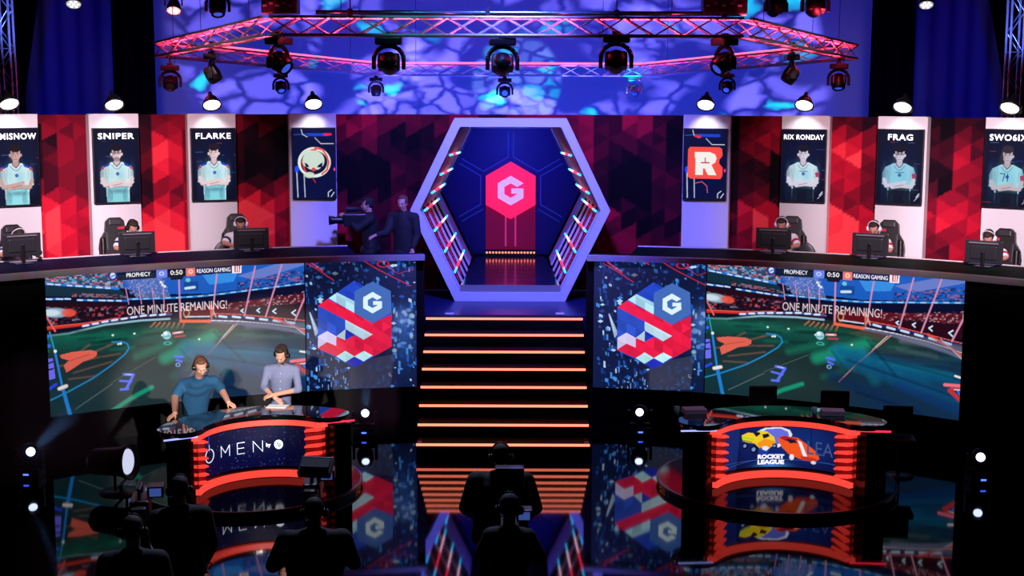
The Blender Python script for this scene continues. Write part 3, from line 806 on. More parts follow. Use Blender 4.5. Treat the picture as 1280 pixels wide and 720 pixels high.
for s, t0, t1, bl in ((-1, -TW, tin_l, blobsL), (1, tin_r, TW, blobsR)):
    t = thing('printed_wall', '%s half of the curved back wall printed with red and black triangles' % ('left' if s < 0 else 'right'), 'wall', ARC0)
    P, cc = paint_wall(t0, t1, bl, 3.0 + s, (120, 8, 34))
    face = grid_mesh('printed_face', P, cc, wall_print, t)
    ah, bh = sec(1.3); bm = bmesh.new(); bm.from_mesh(face.data); kill = []
    for f in bm.faces:
        q = f.calc_center_median(); X_, Z_ = abs(q.x + CX - HC.x), abs(q.z - HC.z)
        if Z_ < bh + .07 and X_ < (ah + .08) * (1 - .445 * Z_ / (bh + .07)): kill.append(f)
    bmesh.ops.delete(bm, geom=kill, context='FACES'); bm.to_mesh(face.data); bm.free()
    MB().arcslab(RW + .01, RW + .09, 1.602, WT, *((t0, R_(-7.6)) if s < 0 else (R_(7.3), t1)), 50, c=(0, 0)).build('wall_frame', M['black'], t)

# ================================================================== white columns, player screens, lamps
tv_mat = attr_mat('lit player screen', 1.0, 0.004, 0.5)
tv_mat.node_tree.nodes['Principled BSDF'].inputs['Specular IOR Level'].default_value = .03
TVW, TVH = .735, 1.215
def tv_canvas(base=(3, 7, 30)):
    nx, ny = 100, 168
    x = np.linspace(-TVW / 2, TVW / 2, nx)[None].repeat(ny, 0); z = np.linspace(-TVH / 2, TVH / 2, ny)[:, None].repeat(nx, 1)
    P = np.stack([x, np.zeros_like(x), z], -1)
    c = Canvas((x / TVW + .5) * 100, (.5 - z / TVH) * 165, base)     # 100 wide, 165 high, origin top left
    return P, c
def streaks(c, r):
    c.blob(50, 80, 60, 70, (10, 24, 70), .6)
    for k in range(9):
        a, b = r.uniform(0, 100), r.uniform(20, 160); L = r.uniform(4, 20)
        c.line([(a, b), (a + L, b)], 1, [(90, 130, 190), (200, 40, 60), (60, 90, 160)][k % 3], .6)
def player_art(look):
    P, c = tv_canvas(); r = np.random.default_rng(look['seed']); streaks(c, r)
    teal, white = look['c1'], look['c2']
    sh = look.get('dx', 0)
    X = lambda pts: [(50 + sh + a, b) for a, b in pts]
    skin = look.get('skin', (232, 205, 210)); dark = (120, 92, 110)
    # shirt
    c.poly(X([(-14, 75), (-32, 84), (-37, 96), (-38, 122), (-26, 128), (-24, 165), (26, 165), (27, 128), (37, 122), (36, 96), (32, 84), (14, 75)]), white)
    c.poly(X([(-22, 130), (24, 130), (25, 165), (-24, 165)]), look['c3'])
    c.blob(50 + sh + 8, 105, 12, 20, teal, .5); c.blob(50 + sh - 14, 100, 8, 20, teal, .35)
    c.line(X([(-26, 90), (-24, 112)]), 1, (90, 130, 160), .7); c.line(X([(26, 90), (25, 112)]), 1, (90, 130, 160), .7)
    for s in (-1, 1):
        if look['trim'] == 'blue':
            c.poly(X([(s * 15, 75), (s * 32, 83), (s * 30, 87), (s * 17, 82)]), (30, 70, 190)); c.poly(X([(s * 28, 84), (s * 35, 87), (s * 36, 92), (s * 29, 90)]), (240, 70, 80))
        elif s > 0:
            c.poly(X([(s * 28, 98), (s * 38, 96), (s * 38, 108), (s * 30, 110)]), (200, 20, 60)); c.poly(X([(s * 29, 110), (s * 38, 108), (s * 38, 114), (s * 30, 117)]), (20, 30, 90))
    c.ell(50 + sh + 1, 101, 4, 4, (30, 80, 170), .9, .3)
    for s in (-1, 1):
        c.blob(50 + sh + s * 34, 100, 5, 20, (60, 90, 130), .5); c.blob(50 + sh + s * 17, 150, 5, 18, (40, 110, 140), .45)
        c.line(X([(s * 12, 80), (s * 6, 88), (0, 91)]), 1.6, (50, 90, 150), .7); c.line(X([(s * 20, 134), (s * 12, 146), (s * 14, 160)]), 1.6, (60, 120, 150), .5)
    c.put(c.inside(X([(-40, 70), (-18, 70), (-20, 165), (-40, 165)])) * .22, (20, 40, 80)); c.blob(50 + sh + 2, 140, 22, 5, (30, 60, 90), .55)
    # neck and head
    c.poly(X([(-7, 62), (-8, 78), (0, 86), (8, 78), (7, 62)]), dark); c.poly(X([(-6, 64), (-6, 77), (0, 83), (6, 77), (6, 64)]), skin, .8)
    c.ell(50 + sh, 54, 11.5, 15, skin, 1, .1); c.ell(50 + sh, 61, 8.5, 9.5, skin, 1, .1); c.blob(50 + sh - 8, 58, 4, 10, dark, .45)
    c.ell(50 + sh, 42, 12.5, 8.5, look['hair'], 1, .12); c.line(X([(-11.5, 44), (-11.5, 56)]), 2.4, look['hair']); c.line(X([(11.5, 44), (11.5, 56)]), 2.4, look['hair'])
    for s in (-1, 1):
        c.ell(50 + sh + s * 4.6, 54, 1.9, 1.1, (40, 24, 40), 1, .3); c.line(X([(s * 2.6, 51), (s * 7, 50.6)]), 1.1, look['hair'])
        c.ell(50 + sh + s * 12, 57, 1.8, 3.4, skin, 1, .2)
    if look.get('glasses'):
        for s in (-1, 1): c.ell(50 + sh + s * 5, 54, 4, 2.8, (20, 16, 30), 1, .2, ring=.65)
        c.line(X([(-2, 53.5), (2, 53.5)]), .9, (20, 16, 30))
    if look.get('pony'): c.ell(50 + sh - 13, 62, 4, 11, look['hair'], 1, .2)
    c.line(X([(0, 55), (1, 61)]), 1.2, dark, .7); c.line(X([(-3.6, 66), (3.6, 66)]), 1.3, (150, 70, 90), .9)
    if look.get('beard'): c.ell(50 + sh, 68, 7.5, 5, (90, 60, 70), .6, .5)
    # folded arms
    c.line(X([(-33, 112), (-28, 126), (-6, 122), (10, 119)]), 8.5, skin); c.line(X([(33, 112), (28, 127), (6, 125), (-12, 128)]), 8.5, skin)
    c.line(X([(-26, 130), (-4, 126), (10, 123)]), 1.5, dark, .8); c.line(X([(26, 131.5), (6, 129.5), (-12, 132)]), 1.5, dark, .8)
    c.ell(50 + sh + 13, 117, 4.6, 3.6, skin, 1, .2); c.ell(50 + sh - 14, 129, 4.6, 3.4, skin, 1, .2)
    if look['trim'] != 'blue':
        c.poly(X([(-26, 136), (26, 136), (27, 165), (-26, 165)]), (10, 16, 40), .9)
        if look.get('num'):
            c.line(X([(-14, 94), (-4, 94), (-8, 110)]), 2, (40, 60, 110)); c.line(X([(2, 94), (2, 110)]), 2, (40, 60, 110))
        else: c.line(X([(-8, 95), (10, 95)]), 2, (60, 70, 110), .8)
        c.line(X([(40, 150), (46, 142)]), 2, (220, 225, 240)); c.line(X([(36, 158), (47, 146)]), 1.4, (180, 190, 220))
    return P, c.c
def lines_bg(c):
    c.line([(2, 15), (30, 13), (70, 13)], 1, (60, 110, 220)); c.poly([(35, 11), (85, 11), (85, 18), (35, 18)], (20, 70, 220), .85)
    c.line([(20, 2), (23, 14), (34, 20)], 1.6, (200, 215, 240)); c.line([(52, 22), (66, 36), (96, 36)], 1.5, (200, 200, 220))
    c.line([(8, 100), (10, 162)], 2.4, (190, 200, 225)); c.line([(25, 105), (27, 162)], 2.2, (180, 190, 220)); c.ell(8, 96, 5, 8, (30, 80, 255), .9, .3)
    c.line([(82, 162), (82, 152), (90, 146)], 2, (200, 205, 225)); c.line([(89, 162), (96, 152)], 2, (200, 205, 225)); c.ell(98, 97, 2.6, 4, (230, 60, 150), .9, .3)
def logo_skull():
    P, c = tv_canvas((6, 14, 60)); lines_bg(c); c.line([(74, 14), (90, 14)], 5, (230, 30, 60))
    c.ell(50, 80, 39, 36, (225, 235, 225), 1, .03); c.ell(48, 79, 33, 30, (12, 20, 60), 1, .03); c.ell(50, 82, 36, 33, (230, 235, 225), 1, .03, ring=.9)
    c.line([(52, 46), (70, 50), (80, 66), (84, 80), (80, 98), (68, 108)], 4, (235, 60, 60)); c.line([(44, 51), (54, 50)], 4, (235, 60, 60)); c.line([(20, 78), (28, 100), (48, 110)], 3, (235, 60, 60))
    c.ell(48, 76, 26, 24, (205, 222, 208), 1, .04); c.poly([(26, 88), (40, 97), (60, 97), (73, 86), (66, 104), (50, 110), (34, 106)], (16, 20, 54))
    c.poly([(26, 80), (34, 84), (38, 91), (30, 92)], (20, 26, 70)); c.poly([(70, 80), (60, 86), (56, 92), (68, 92)], (20, 26, 70)); c.ell(48, 97, 5, 4.5, (225, 60, 80)); c.ell(38, 110, 12, 7, (205, 225, 205), .9, .2); c.line([(46, 118), (52, 128)], 1.6, (220, 40, 60))
    return P, c.c
def logo_r():
    P, c = tv_canvas((6, 14, 60)); lines_bg(c); c.line([(26, 16), (38, 18)], 5, (235, 30, 60)); c.line([(28, 128), (44, 124), (56, 134), (58, 150)], 1.8, (200, 90, 130))
    pts = [(14, 42), (84, 42), (90, 46), (92, 62), (84, 72), (84, 80), (92, 90), (92, 110), (88, 117), (16, 117), (10, 112), (10, 48)]
    c.poly(pts, (250, 78, 66))
    c.poly([(26, 54), (62, 54), (74, 59), (78, 68), (75, 78), (66, 84), (78, 108), (58, 108), (50, 92), (46, 92), (46, 108), (28, 108), (28, 70), (26, 66)], (245, 240, 235))
    c.poly([(46, 70), (58, 70), (60, 75), (57, 79), (46, 79)], (245, 240, 235)); c.line([(42, 79), (60, 79)], 3, (200, 36, 50)); c.line([(51, 68), (51, 78)], 2.6, (200, 36, 50)); c.poly([(46, 92), (50, 92), (53, 100), (47, 104)], (250, 78, 66))
    return P, c.c
T_, Wt, Dk_ = (90, 190, 215), (222, 238, 240), (8, 10, 30)
looks = {
 'left4': ((17, 'MMISNOW', dict(seed=1, c1=T_, c2=(214, 238, 240), c3=(150, 225, 235), hair=(30, 18, 26), trim='blue', skin=(205, 165, 160)))),
 'left3': ((144, 'SNIPER', dict(seed=2, c1=T_, c2=(218, 240, 240), c3=(140, 210, 220), hair=(24, 16, 30), trim='blue', glasses=1, beard=1))),
 'left2': ((266, 'FLARKE', dict(seed=3, c1=T_, c2=(214, 238, 240), c3=(130, 210, 225), hair=(34, 22, 34), trim='blue'))),
 'right2': ((1005.5, 'RIX RONDAY', dict(seed=4, c1=T_, c2=(205, 228, 236), c3=Dk_, hair=(24, 20, 40), trim='red', skin=(214, 205, 225)))),
 'right3': ((1126.5, 'FRAG', dict(seed=5, c1=T_, c2=(150, 205, 228), c3=Dk_, hair=(24, 18, 32), trim='red', glasses=1, skin=(205, 200, 220)))),
 'right4': ((1262, 'SWO6IX', dict(seed=6, c1=T_, c2=(160, 215, 228), c3=Dk_, hair=(50, 40, 50), trim='red', pony=1, num=1, skin=(190, 180, 190)))),
}
def bracket(px, name, look, who, ytop=161):
    th = arc_th(px, 200, 13.3)
    rz = -th
    cw = .80
    col = thing('white_column', 'tall white display column behind %s' % who[0], 'column', apt(13.38, th), rz)
    MB().box((0, 0, (1.602 + WT + .015) / 2), (cw, .2, WT + .015 - 1.602)).build('board', M['white'], col)
    MB().box((cw / 2 + .012 if px > 640 else -cw / 2 - .012, -.02, (1.602 + WT) / 2), (.02, .22, WT - 1.602)).build('side_edge', M['edge'], col)
    p = at_arc(px, ytop, 13.2); zc = p.z - TVH / 2
    tv = thing('portrait_screen', who[1], 'screen', apt(13.2, th, zc), rz)
    MB().box((0, .035, 0), (TVW + .03, .07, TVH + .03), bev=.006).build('bezel', M['plastic'], tv)
    if look is None: P, cc = logo_skull()
    elif look == 'R': P, cc = logo_r()
    else: P, cc = player_art(look)
    P = P.copy(); P[..., 1] = -.004
    grid_mesh('display', P, cc, tv_mat, tv)
    if name:
        wdt = min(.68, .092 * len(name) + .04)
        text_on(name, .135 if len(name) < 8 else .115, M['white_text'], lambda x, y, d: (x, -.008 - d, TVH / 2 - .125 + y), tv, width=wdt, bold=.002, extrude=.002, spacing=1.14)
    return th
whos = {
 17: ('the leftmost gamer', 'portrait screen of a folded-arms player, furthest left on the wall'),
 144: ('the gamer second from left', 'portrait screen reading SNIPER with a player folding his arms'),
 266: ('the gamer third from left', 'portrait screen reading FLARKE with a player folding his arms'),
 392: ('no gamer, left of the hexagon', 'portrait screen with a round pale skull emblem'),
 882: ('no gamer, right of the hexagon', 'portrait screen with a white letter R on an orange-red tile'),
 1005.5: ('the gamer nearest the hexagon on the right', 'portrait screen reading RIX RONDAY with a player folding his arms'),
 1126.5: ('the gamer second from right', 'portrait screen reading FRAG with a player in glasses'),
 1262: ('the rightmost gamer', 'portrait screen reading SWO6IX with a long-haired player, furthest right on the wall'),
}
for k, (px, nm, lk) in looks.items(): bracket(px, nm, lk, whos[px], 161 if px < 640 else 162.5)
bracket(392, None, None, whos[392], 160.5); bracket(882, None, 'R', whos[882], 161.5)

# dome lamps on the wall top, one over each column
for px, py, lab in ((12, 131, 'leftmost of the row'), (143, 132, 'above the SNIPER screen'), (265, 132, 'above the FLARKE screen'), (392, 131, 'above the skull emblem screen'),
                    (882, 132, 'above the white letter R screen'), (1005, 132.5, 'above the RIX RONDAY screen'), (1128, 135, 'above the FRAG screen'), (1262, 136, 'rightmost of the row')):
    th = arc_th(px, py, 13.1); p = at_arc(px, py, 13.1)
    l = thing('dome_lamp', 'lit black dome lamp on the wall top, ' + lab, 'lamp', p, -th, 'dome lamps over the columns')
    rt = Matrix.Rotation(R_(-38), 3, 'X')
    MB().lathe([(.0, .30), (.03, .28), (.05, .19), (.10, .15), (.155, .04), (.165, .0), (.15, .0), (.14, .03), (0, .04)], n=24, rot=rt).build('dome', M['plastic'], l)
    MB().lathe([(0, -.005), (.10, .0), (.138, .012), (.138, .03), (0, .03)], n=24, rot=rt).build('lens', M['lens_on'], l)
    MB().box((0, .22, .03), (.05, .38, .03)).cone((0, .12, .2), (0, .4, .02), .012, .012, 8).box((0, .39, -.02), (.16, .05, .12)).build('bracket', M['plastic'], l)
    n = Vector((-math.sin(th), -math.cos(th), 0))
    light('dome_lamp_beam', 'SPOT', p + n * .12 + Vector((0, 0, -.03)), apt(13.3, th, 3.9), 26, (.92, .9, 1.0), .06, 95, .7)
# ================================================================== drapes and backcloth behind
def wavy(name, x0, x1, Y, z0, z1, m, amp, wl, label, cat='curtain', seed=0):
    n = max(8, int(abs(x1 - x0) / wl * 8)); vs = []; fs = []
    for i in range(n + 1):
        x = x0 + (x1 - x0) * i / n; y = Y + amp * math.sin(2 * PI * (x - x0) / wl + seed) + amp * .4 * math.sin(2 * PI * (x - x0) / wl * .37)
        vs += [(x, y, z0), (x, y, z1), (x, y + .02, z0), (x, y + .02, z1)]
    for i in range(n):
        a = 4 * i; b = a + 4
        fs += [(a, b, b + 1, a + 1), (a + 2, a + 3, b + 3, b + 2), (a + 1, b + 1, b + 3, a + 3), (a, a + 2, b + 2, b)]
    o = MB()._add(vs, fs, True).build(name, m)
    return tag(o, label, cat)
XL, XR = at_y(191, 100, 38).x, at_y(1091, 100, 38).x
o = MB().box(((XL + XR) / 2, 38.05, 7), (XR - XL, .04, 14)).build('backcloth', M['backcloth'])
tag(o, 'wide pale backcloth covered in projected blue and lavender blots above the wall', 'backcloth')
def dr(x0, x1, Y, m, lab, seed, amp=.05):
    a, b = at_y(x0, 70, Y).x, at_y(x1, 70, Y).x
    return wavy('stage_drape', a, b, Y, 0, 14.9, m, amp, .5, lab, 'curtain', seed)
dr(140, 193, 36, M['drape'], 'black drape just left of the blotched backcloth', 1)
dr(1089, 1143, 36, M['drape'], 'black drape just right of the blotched backcloth', 2)
dr(28, 150, 37.5, M['bdrape'], 'plain deep-blue drape on the left', 3)
dr(1132, 1262, 37.5, M['bdrape'], 'plain deep-blue drape on the right', 4)
# black legs with a slanted edge
for s, lab, e in ((-1, 'left', ((46, 0), (27, 140))), (1, 'right', ((1238, 0), (1262, 140)))):
    a = at_y(e[0][0], e[0][1], 35.5); b = at_y(e[1][0], e[1][1], 35.5); far = s * 19
    sl = (a.x - b.x) / (a.z - b.z); z0, z1 = 0, 14.8
    x0 = b.x + sl * (z0 - b.z); x1 = b.x + sl * (z1 - b.z)
    o = MB().prism([(x0, z0), (x1, z1), (far, z1), (far, z0)], 35.5, 35.6, 'y').build('side_drape', M['drape'])
    tag(o, 'black side drape with a slanting edge, furthest %s' % lab, 'curtain')

# projected blots: real lamps behind the wall with gobo patterns
def gobo(name, loc, target, energy, size_deg, scale, colA, colB, seed, thr=.42, str_=(1.0, .55)):
    o = light(name, 'SPOT', loc, target, energy, (1, 1, 1), .02, size_deg, .25)
    l = o.data; l.use_nodes = True; nt = l.node_tree
    em = nt.nodes['Emission']
    tc = nt.nodes.new('ShaderNodeTexCoord'); sp = nt.nodes.new('ShaderNodeSeparateXYZ'); nt.links.new(tc.outputs['Normal'], sp.inputs[0])
    def math_(op, a, b=None, c=None):
        n = nt.nodes.new('ShaderNodeMath'); n.operation = op
        for k, v in enumerate((a, b, c)):
            if v is None: continue
            if isinstance(v, (int, float)): n.inputs[k].default_value = v
            else: nt.links.new(v, n.inputs[k])
        return n.outputs[0]
    u = math_('DIVIDE', sp.outputs[0], sp.outputs[2]); v = math_('DIVIDE', sp.outputs[1], sp.outputs[2])
    cb = nt.nodes.new('ShaderNodeCombineXYZ'); nt.links.new(u, cb.inputs[0]); nt.links.new(v, cb.inputs[1]); cb.inputs[2].default_value = seed
    mp = nt.nodes.new('ShaderNodeMapping'); mp.inputs['Scale'].default_value = (scale, scale * 1.7, 1); nt.links.new(cb.outputs[0], mp.inputs[0])
    nz = nt.nodes.new('ShaderNodeTexNoise'); nz.inputs['Scale'].default_value = 1.3; nt.links.new(mp.outputs[0], nz.inputs['Vector'])
    mx = nt.nodes.new('ShaderNodeMix'); mx.data_type = 'VECTOR'; mx.inputs['Factor'].default_value = .42
    nt.links.new(mp.outputs[0], mx.inputs['A']); nt.links.new(nz.outputs['Color'], mx.inputs['B'])
    vo = nt.nodes.new('ShaderNodeTexVoronoi'); vo.feature = 'DISTANCE_TO_EDGE'; vo.inputs['Scale'].default_value = 1.0; nt.links.new(mx.outputs['Result'], vo.inputs['Vector'])
    vc = nt.nodes.new('ShaderNodeTexVoronoi'); vc.inputs['Scale'].default_value = 1.0; nt.links.new(mx.outputs['Result'], vc.inputs['Vector'])
    edge = nt.nodes.new('ShaderNodeMapRange'); edge.inputs['From Min'].default_value = .02; edge.inputs['From Max'].default_value = .16; nt.links.new(vo.outputs['Distance'], edge.inputs['Value'])
    n2 = nt.nodes.new('ShaderNodeTexNoise'); n2.inputs['Scale'].default_value = .22; n2.inputs['Detail'].default_value = 1; nt.links.new(mp.outputs[0], n2.inputs['Vector'])
    reg = nt.nodes.new('ShaderNodeMapRange'); reg.inputs['From Min'].default_value = thr; reg.inputs['From Max'].default_value = thr + .06; nt.links.new(n2.outputs['Fac'], reg.inputs['Value'])
    sc = nt.nodes.new('ShaderNodeSeparateColor'); nt.links.new(vc.outputs['Color'], sc.inputs[0])
    lum = math_('MULTIPLY_ADD', sc.outputs[0], .7, .4)
    a = math_('MULTIPLY', edge.outputs[0], reg.outputs[0]); a = math_('MULTIPLY', a, lum)
    nt.links.new(a, em.inputs['Strength'])
    cyan = math_('GREATER_THAN', sc.outputs[1], .86)
    mc = nt.nodes.new('ShaderNodeMix'); mc.data_type = 'RGBA'; nt.links.new(cyan, mc.inputs['Factor'])
    mc.inputs['A'].default_value = colA + (1,); mc.inputs['B'].default_value = colB + (1,)
    nt.links.new(mc.outputs['Result'], em.inputs['Color'])
    return o
LAV, CYN = (.20, .17, 1.0), (.0, .7, 1.0)
for k, (x, tx) in enumerate(((-7.2, -7.0), (-2.6, -2.6), (2.4, 2.2), (6.8, 6.8))):
    gobo('pattern_projector', (x * .8, 29.5, 2.4), (tx * .8, 38, 6.6), 6000, 44, (15, 22, 19, 14)[k], LAV, CYN, 3.1 * k + .7, .49)
gobo('pattern_projector', (0, 29.0, 2.2), (.1, 38, 5.4), 3200, 15, 30, (.25, .45, 1.0), (.0, .9, 1.0), 9.3, .3)
light('blue_wash', 'AREA', (0, 31, 3.0), (0, 38, 6.5), 650, (.01, .06, 1.0), 14, sizey=1)
for s in (-1, 1):
    light('mauve_wash', 'SPOT', (s * 8.2, 30, 3), (s * 9, 38, 5.2), 260, (.42, .3, .75), .4, 36, 1.0)
    light('drape_wash', 'SPOT', (s * 11, 27, 4.2), (s * 11.7, 37.5, 5), 900, (.0, .0, 1.0), .4, 50, 1.0)

# ================================================================== truss ring
red_t = M['truss']
def truss_section(A_, B_, h, parent, bay=.4):
    """square lattice truss between two points (local), h = centre distance of the chords"""
    A_ = Vector(A_); B_ = Vector(B_); d = (B_ - A_).normalized(); up = Vector((0, 0, 1)); sd = d.cross(up).normalized()
    sec_ = bpy.data.objects.new('truss_section', None); COL.objects.link(sec_); sec_.parent = parent
    cs = []
    for a in (-1, 1):
        for b in (-1, 1):
            o = sd * a * h / 2 + up * b * h / 2; cs.append(o)
            MB().cone(A_ + o, B_ + o, .021, .021, 10).build('chord', red_t, sec_)
    L = (B_ - A_).length; n = max(2, round(L / bay)); mb = MB()
    for i in range(n):
        p = A_ + d * L * i / n; q = A_ + d * L * (i + 1) / n; m_ = (p + q) / 2
        mb.cone(p + cs[0], q + cs[1], .011, .011, 6, False); mb.cone(p + cs[1], q + cs[0], .011, .011, 6, False)
        mb.cone(p + cs[2], q + cs[3], .011, .011, 6, False); mb.cone(p + cs[3], q + cs[2], .011, .011, 6, False)
        mb.cone(p + cs[0], m_ + cs[2], .007, .007, 6, False); mb.cone(m_ + cs[2], q + cs[0], .007, .007, 6, False)
        mb.cone(p + cs[1], m_ + cs[3], .007, .007, 6, False); mb.cone(m_ + cs[3], q + cs[1], .007, .007, 6, False)
    mb.build('lattice_bracing', red_t, sec_)
    return sec_
HT = .235
V = [at_y(338, 33, 19.0), at_y(928, 34, 19.0), at_y(1064, 64, 25.5), at_y(803, 88, 33.5), at_y(470, 88, 33.5), at_y(201, 63, 25.5)]
V[0].z = V[1].z = (V[0].z + V[1].z) / 2; V[3].z = V[4].z = (V[3].z + V[4].z) / 2; V[2].z = V[5].z = (V[2].z + V[5].z) / 2
cen = sum(V, Vector()) / 6
ringt = thing('lighting_truss', 'large six-sided aluminium lighting truss glowing red, hung above the stage', 'truss', cen)
for k in range(6):
    a = V[k] - cen; b = V[(k + 1) % 6] - cen
    hh = [HT, HT, .24, .24, .24, HT][k]
    truss_section(a, b, hh, ringt, (.40, 1.15, 1.15, .5, 1.15, 1.15)[k])
    # light batten lying inside each section
    m_ = (V[k] + V[(k + 1) % 6]) / 2; d = (V[(k + 1) % 6] - V[k]); L = d.length
    ins = (cen - m_); ins.z = 0; ins.normalize()
    for q in (-.34, 0, .34):
        loc = m_ + d * q
        lo = light('truss_batten_light', 'AREA', loc + Vector((0, 0, -HT * .36)), loc + Vector((0, 0, 5)), 60 if k in (0, 1, 5) else 26, (1.0, .035, .09), L * .3, sizey=.05)
        lo.data.spread = R_(80)
        # the long side of the lamp follows the truss
        lo.rotation_euler = Matrix((d.normalized(), Vector((0, 0, -1)).cross(d.normalized()) * -1, Vector((0, 0, -1)))).transposed().to_euler()
    for q in range(4):
        loc = V[k] + d * ((q + .5) / 4)
        l = bpy.data.lights.new('truss_glow', 'POINT'); l.energy = 14 if k in (0, 1, 5) else 1.6; l.color = (1.0, .04, .1); l.shadow_soft_size = .05
        oo = bpy.data.objects.new('truss_glow', l); COL.objects.link(oo); oo.location = loc + Vector((0, 0, -.02))
pink_tube = mat('pink red light tube', (255, 80, 110), .5, emis=(255, 96, 128), es=2.4)
for k in (2, 3, 4):
    a = V[k] - cen; b = V[(k + 1) % 6] - cen; up = Vector((0, 0, .12 + .045)); f = Vector((0, -.12, 0))
    if k != 3:
        d = b - a; a = a + d * (.0 if k == 4 else .0); b = a + d
        if k == 2: a = a + d * .17
        else: b = a + d * .83
    MB().cone(a + up + f, b + up + f, .022, .022, 8).build('light_tube', pink_tube, ringt)
# hanging wires
for k in range(6):
    for q in (.15, .85):
        p = V[k].lerp(V[(k + 1) % 6], q) - cen
        MB().cone(p + Vector((0, 0, .1)), p + Vector((0, 0, 15 - cen.z - .0)), .006, .006, 6).build('hanging_wire', M['plastic'], ringt)

# upper pipe and rigging boxes
p0, p1 = at_y(395, 15.5, 19.4), at_y(932, 16.5, 19.4); p1.z = p0.z
t = thing('scaffold_pipe', 'long dark pipe with blue-green shine running just above the front truss', 'pipe', (p0 + p1) / 2)
MB().cone(p0 - (p0 + p1) / 2, p1 - (p0 + p1) / 2, .032, .032, 12).build('pipe', mat('wet look steel', (60, 90, 100), .2, .8), t)
mb = MB()
for q in (-.42, -.1, .2, .45):
    c_ = (p1 - p0) * q; mb.box(c_, (.06, .09, .1)).cone(c_, c_ + Vector((0, 0, 15 - p0.z)), .007, .007, 6)
mb.build('pipe_clamps', M['plastic'], t)
light('pipe_light', 'SPOT', (-1.5, 16.5, 7.6), (-.8, 19.4, p0.z), 90, (.15, .8, 1), .1, 50, .8)
for (x, y, w_, h_), lab in (((351, 8, 44, 19), 'dark rigging box above the left end of the front truss'), ((905, 8, 54, 20), 'dark rigging box above the right end of the front truss')):
    p = at_y(x, y, 19.5); s = 19.5 / FPX
    t = thing('rigging_box', lab, 'box', p)
    MB().box((0, 0, 0), (w_ * s, .3, h_ * s), bev=.02).build('housing', M['plastic'], t)
    for k in range(5): MB().box((-w_ * s * .4 + k * w_ * s * .18, -.16, .03 * (k % 2)), (.05, .02, .03)).build('cable_plug', M['chrome'], t)
    MB().cone((0, 0, h_ * s / 2), (0, 0, 15 - p.z), .012, .012, 6).build('hanging_wire', M['plastic'], t)

# ================================================================== moving-head lights
def moving_head(px, py, Y, s, yaw, tilt, label, lens='lens_dim', topy=None, body='plastic', topz=None):
    """px, py: picture place of the head's middle; s: size factor; hangs from a hook at its top"""
    p = at_y(px, py, Y)
    t = thing('moving_spotlight', label, 'stage light', p, R_(yaw), None)
    m = M[body]
    # base on top, yoke, head
    MB().box((0, 0, .27 * s), (.34 * s, .22 * s, .1 * s), bev=.02 * s).box((0, 0, .335 * s), (.1 * s, .1 * s, .05 * s)).build('base', m, t)
    yk = MB(); arc = [(.19 * s * math.cos(a), 0, .04 * s + .17 * s * math.sin(a)) for a in [PI * k / 10 for k in range(11)]]
    for a, b in zip(arc[:-1], arc[1:]): yk.cone(a, b, .03 * s, .03 * s, 8)
    for q in (-1, 1): yk.box((q * .19 * s, 0, -.01 * s), (.05 * s, .09 * s, .16 * s), bev=.01 * s)
    yk.cone((0, 0, .19 * s), (0, 0, .24 * s), .045 * s, .045 * s, 12)
    yk.build('yoke', m, t)
    hd = bpy.data.objects.new('lamp_head', None)
    rt = Matrix.Rotation(R_(tilt), 3, 'X')        # 0 points straight down
    h = MB().lathe([(0, .13 * s), (.09 * s, .12 * s), (.125 * s, .06 * s), (.135 * s, -.04 * s), (.12 * s, -.15 * s), (.10 * s, -.17 * s), (.095 * s, -.15 * s), (0, -.14 * s)], n=22, rot=rt)
    h.box(rt @ Vector((0, 0, .0)), (.28 * s, .2 * s, .18 * s), rot=rt, bev=.03 * s)
    ho = h.build('lamp_head', m, t)
    MB().lathe([(0, -.158 * s), (.06 * s, -.152 * s), (.092 * s, -.142 * s), (.092 * s, -.135 * s), (0, -.135 * s)], n=22, rot=rt).build('lens', M[lens], ho)
    top = topz if topz is not None else p.z + .5 * s
    ck = MB().cone((0, 0, .35 * s), (0, 0, top - p.z), .014, .014, 8); ck.box((0, 0, top - p.z - .02), (.07, .09, .09), bev=.01); ck.tube([(.08 * s, 0, .33 * s), (.1 * s, .03, (top - p.z)), (.0, .05, top - p.z + .02)], .006, 6)
    ck.build('hook_clamp', M['plastic'], t)
    return t
zf = V[0].z - HT / 2 + .02; zr = V[3].z - .12 + .02; zt = V[2].z - HT / 2 + .02
big = 1.0
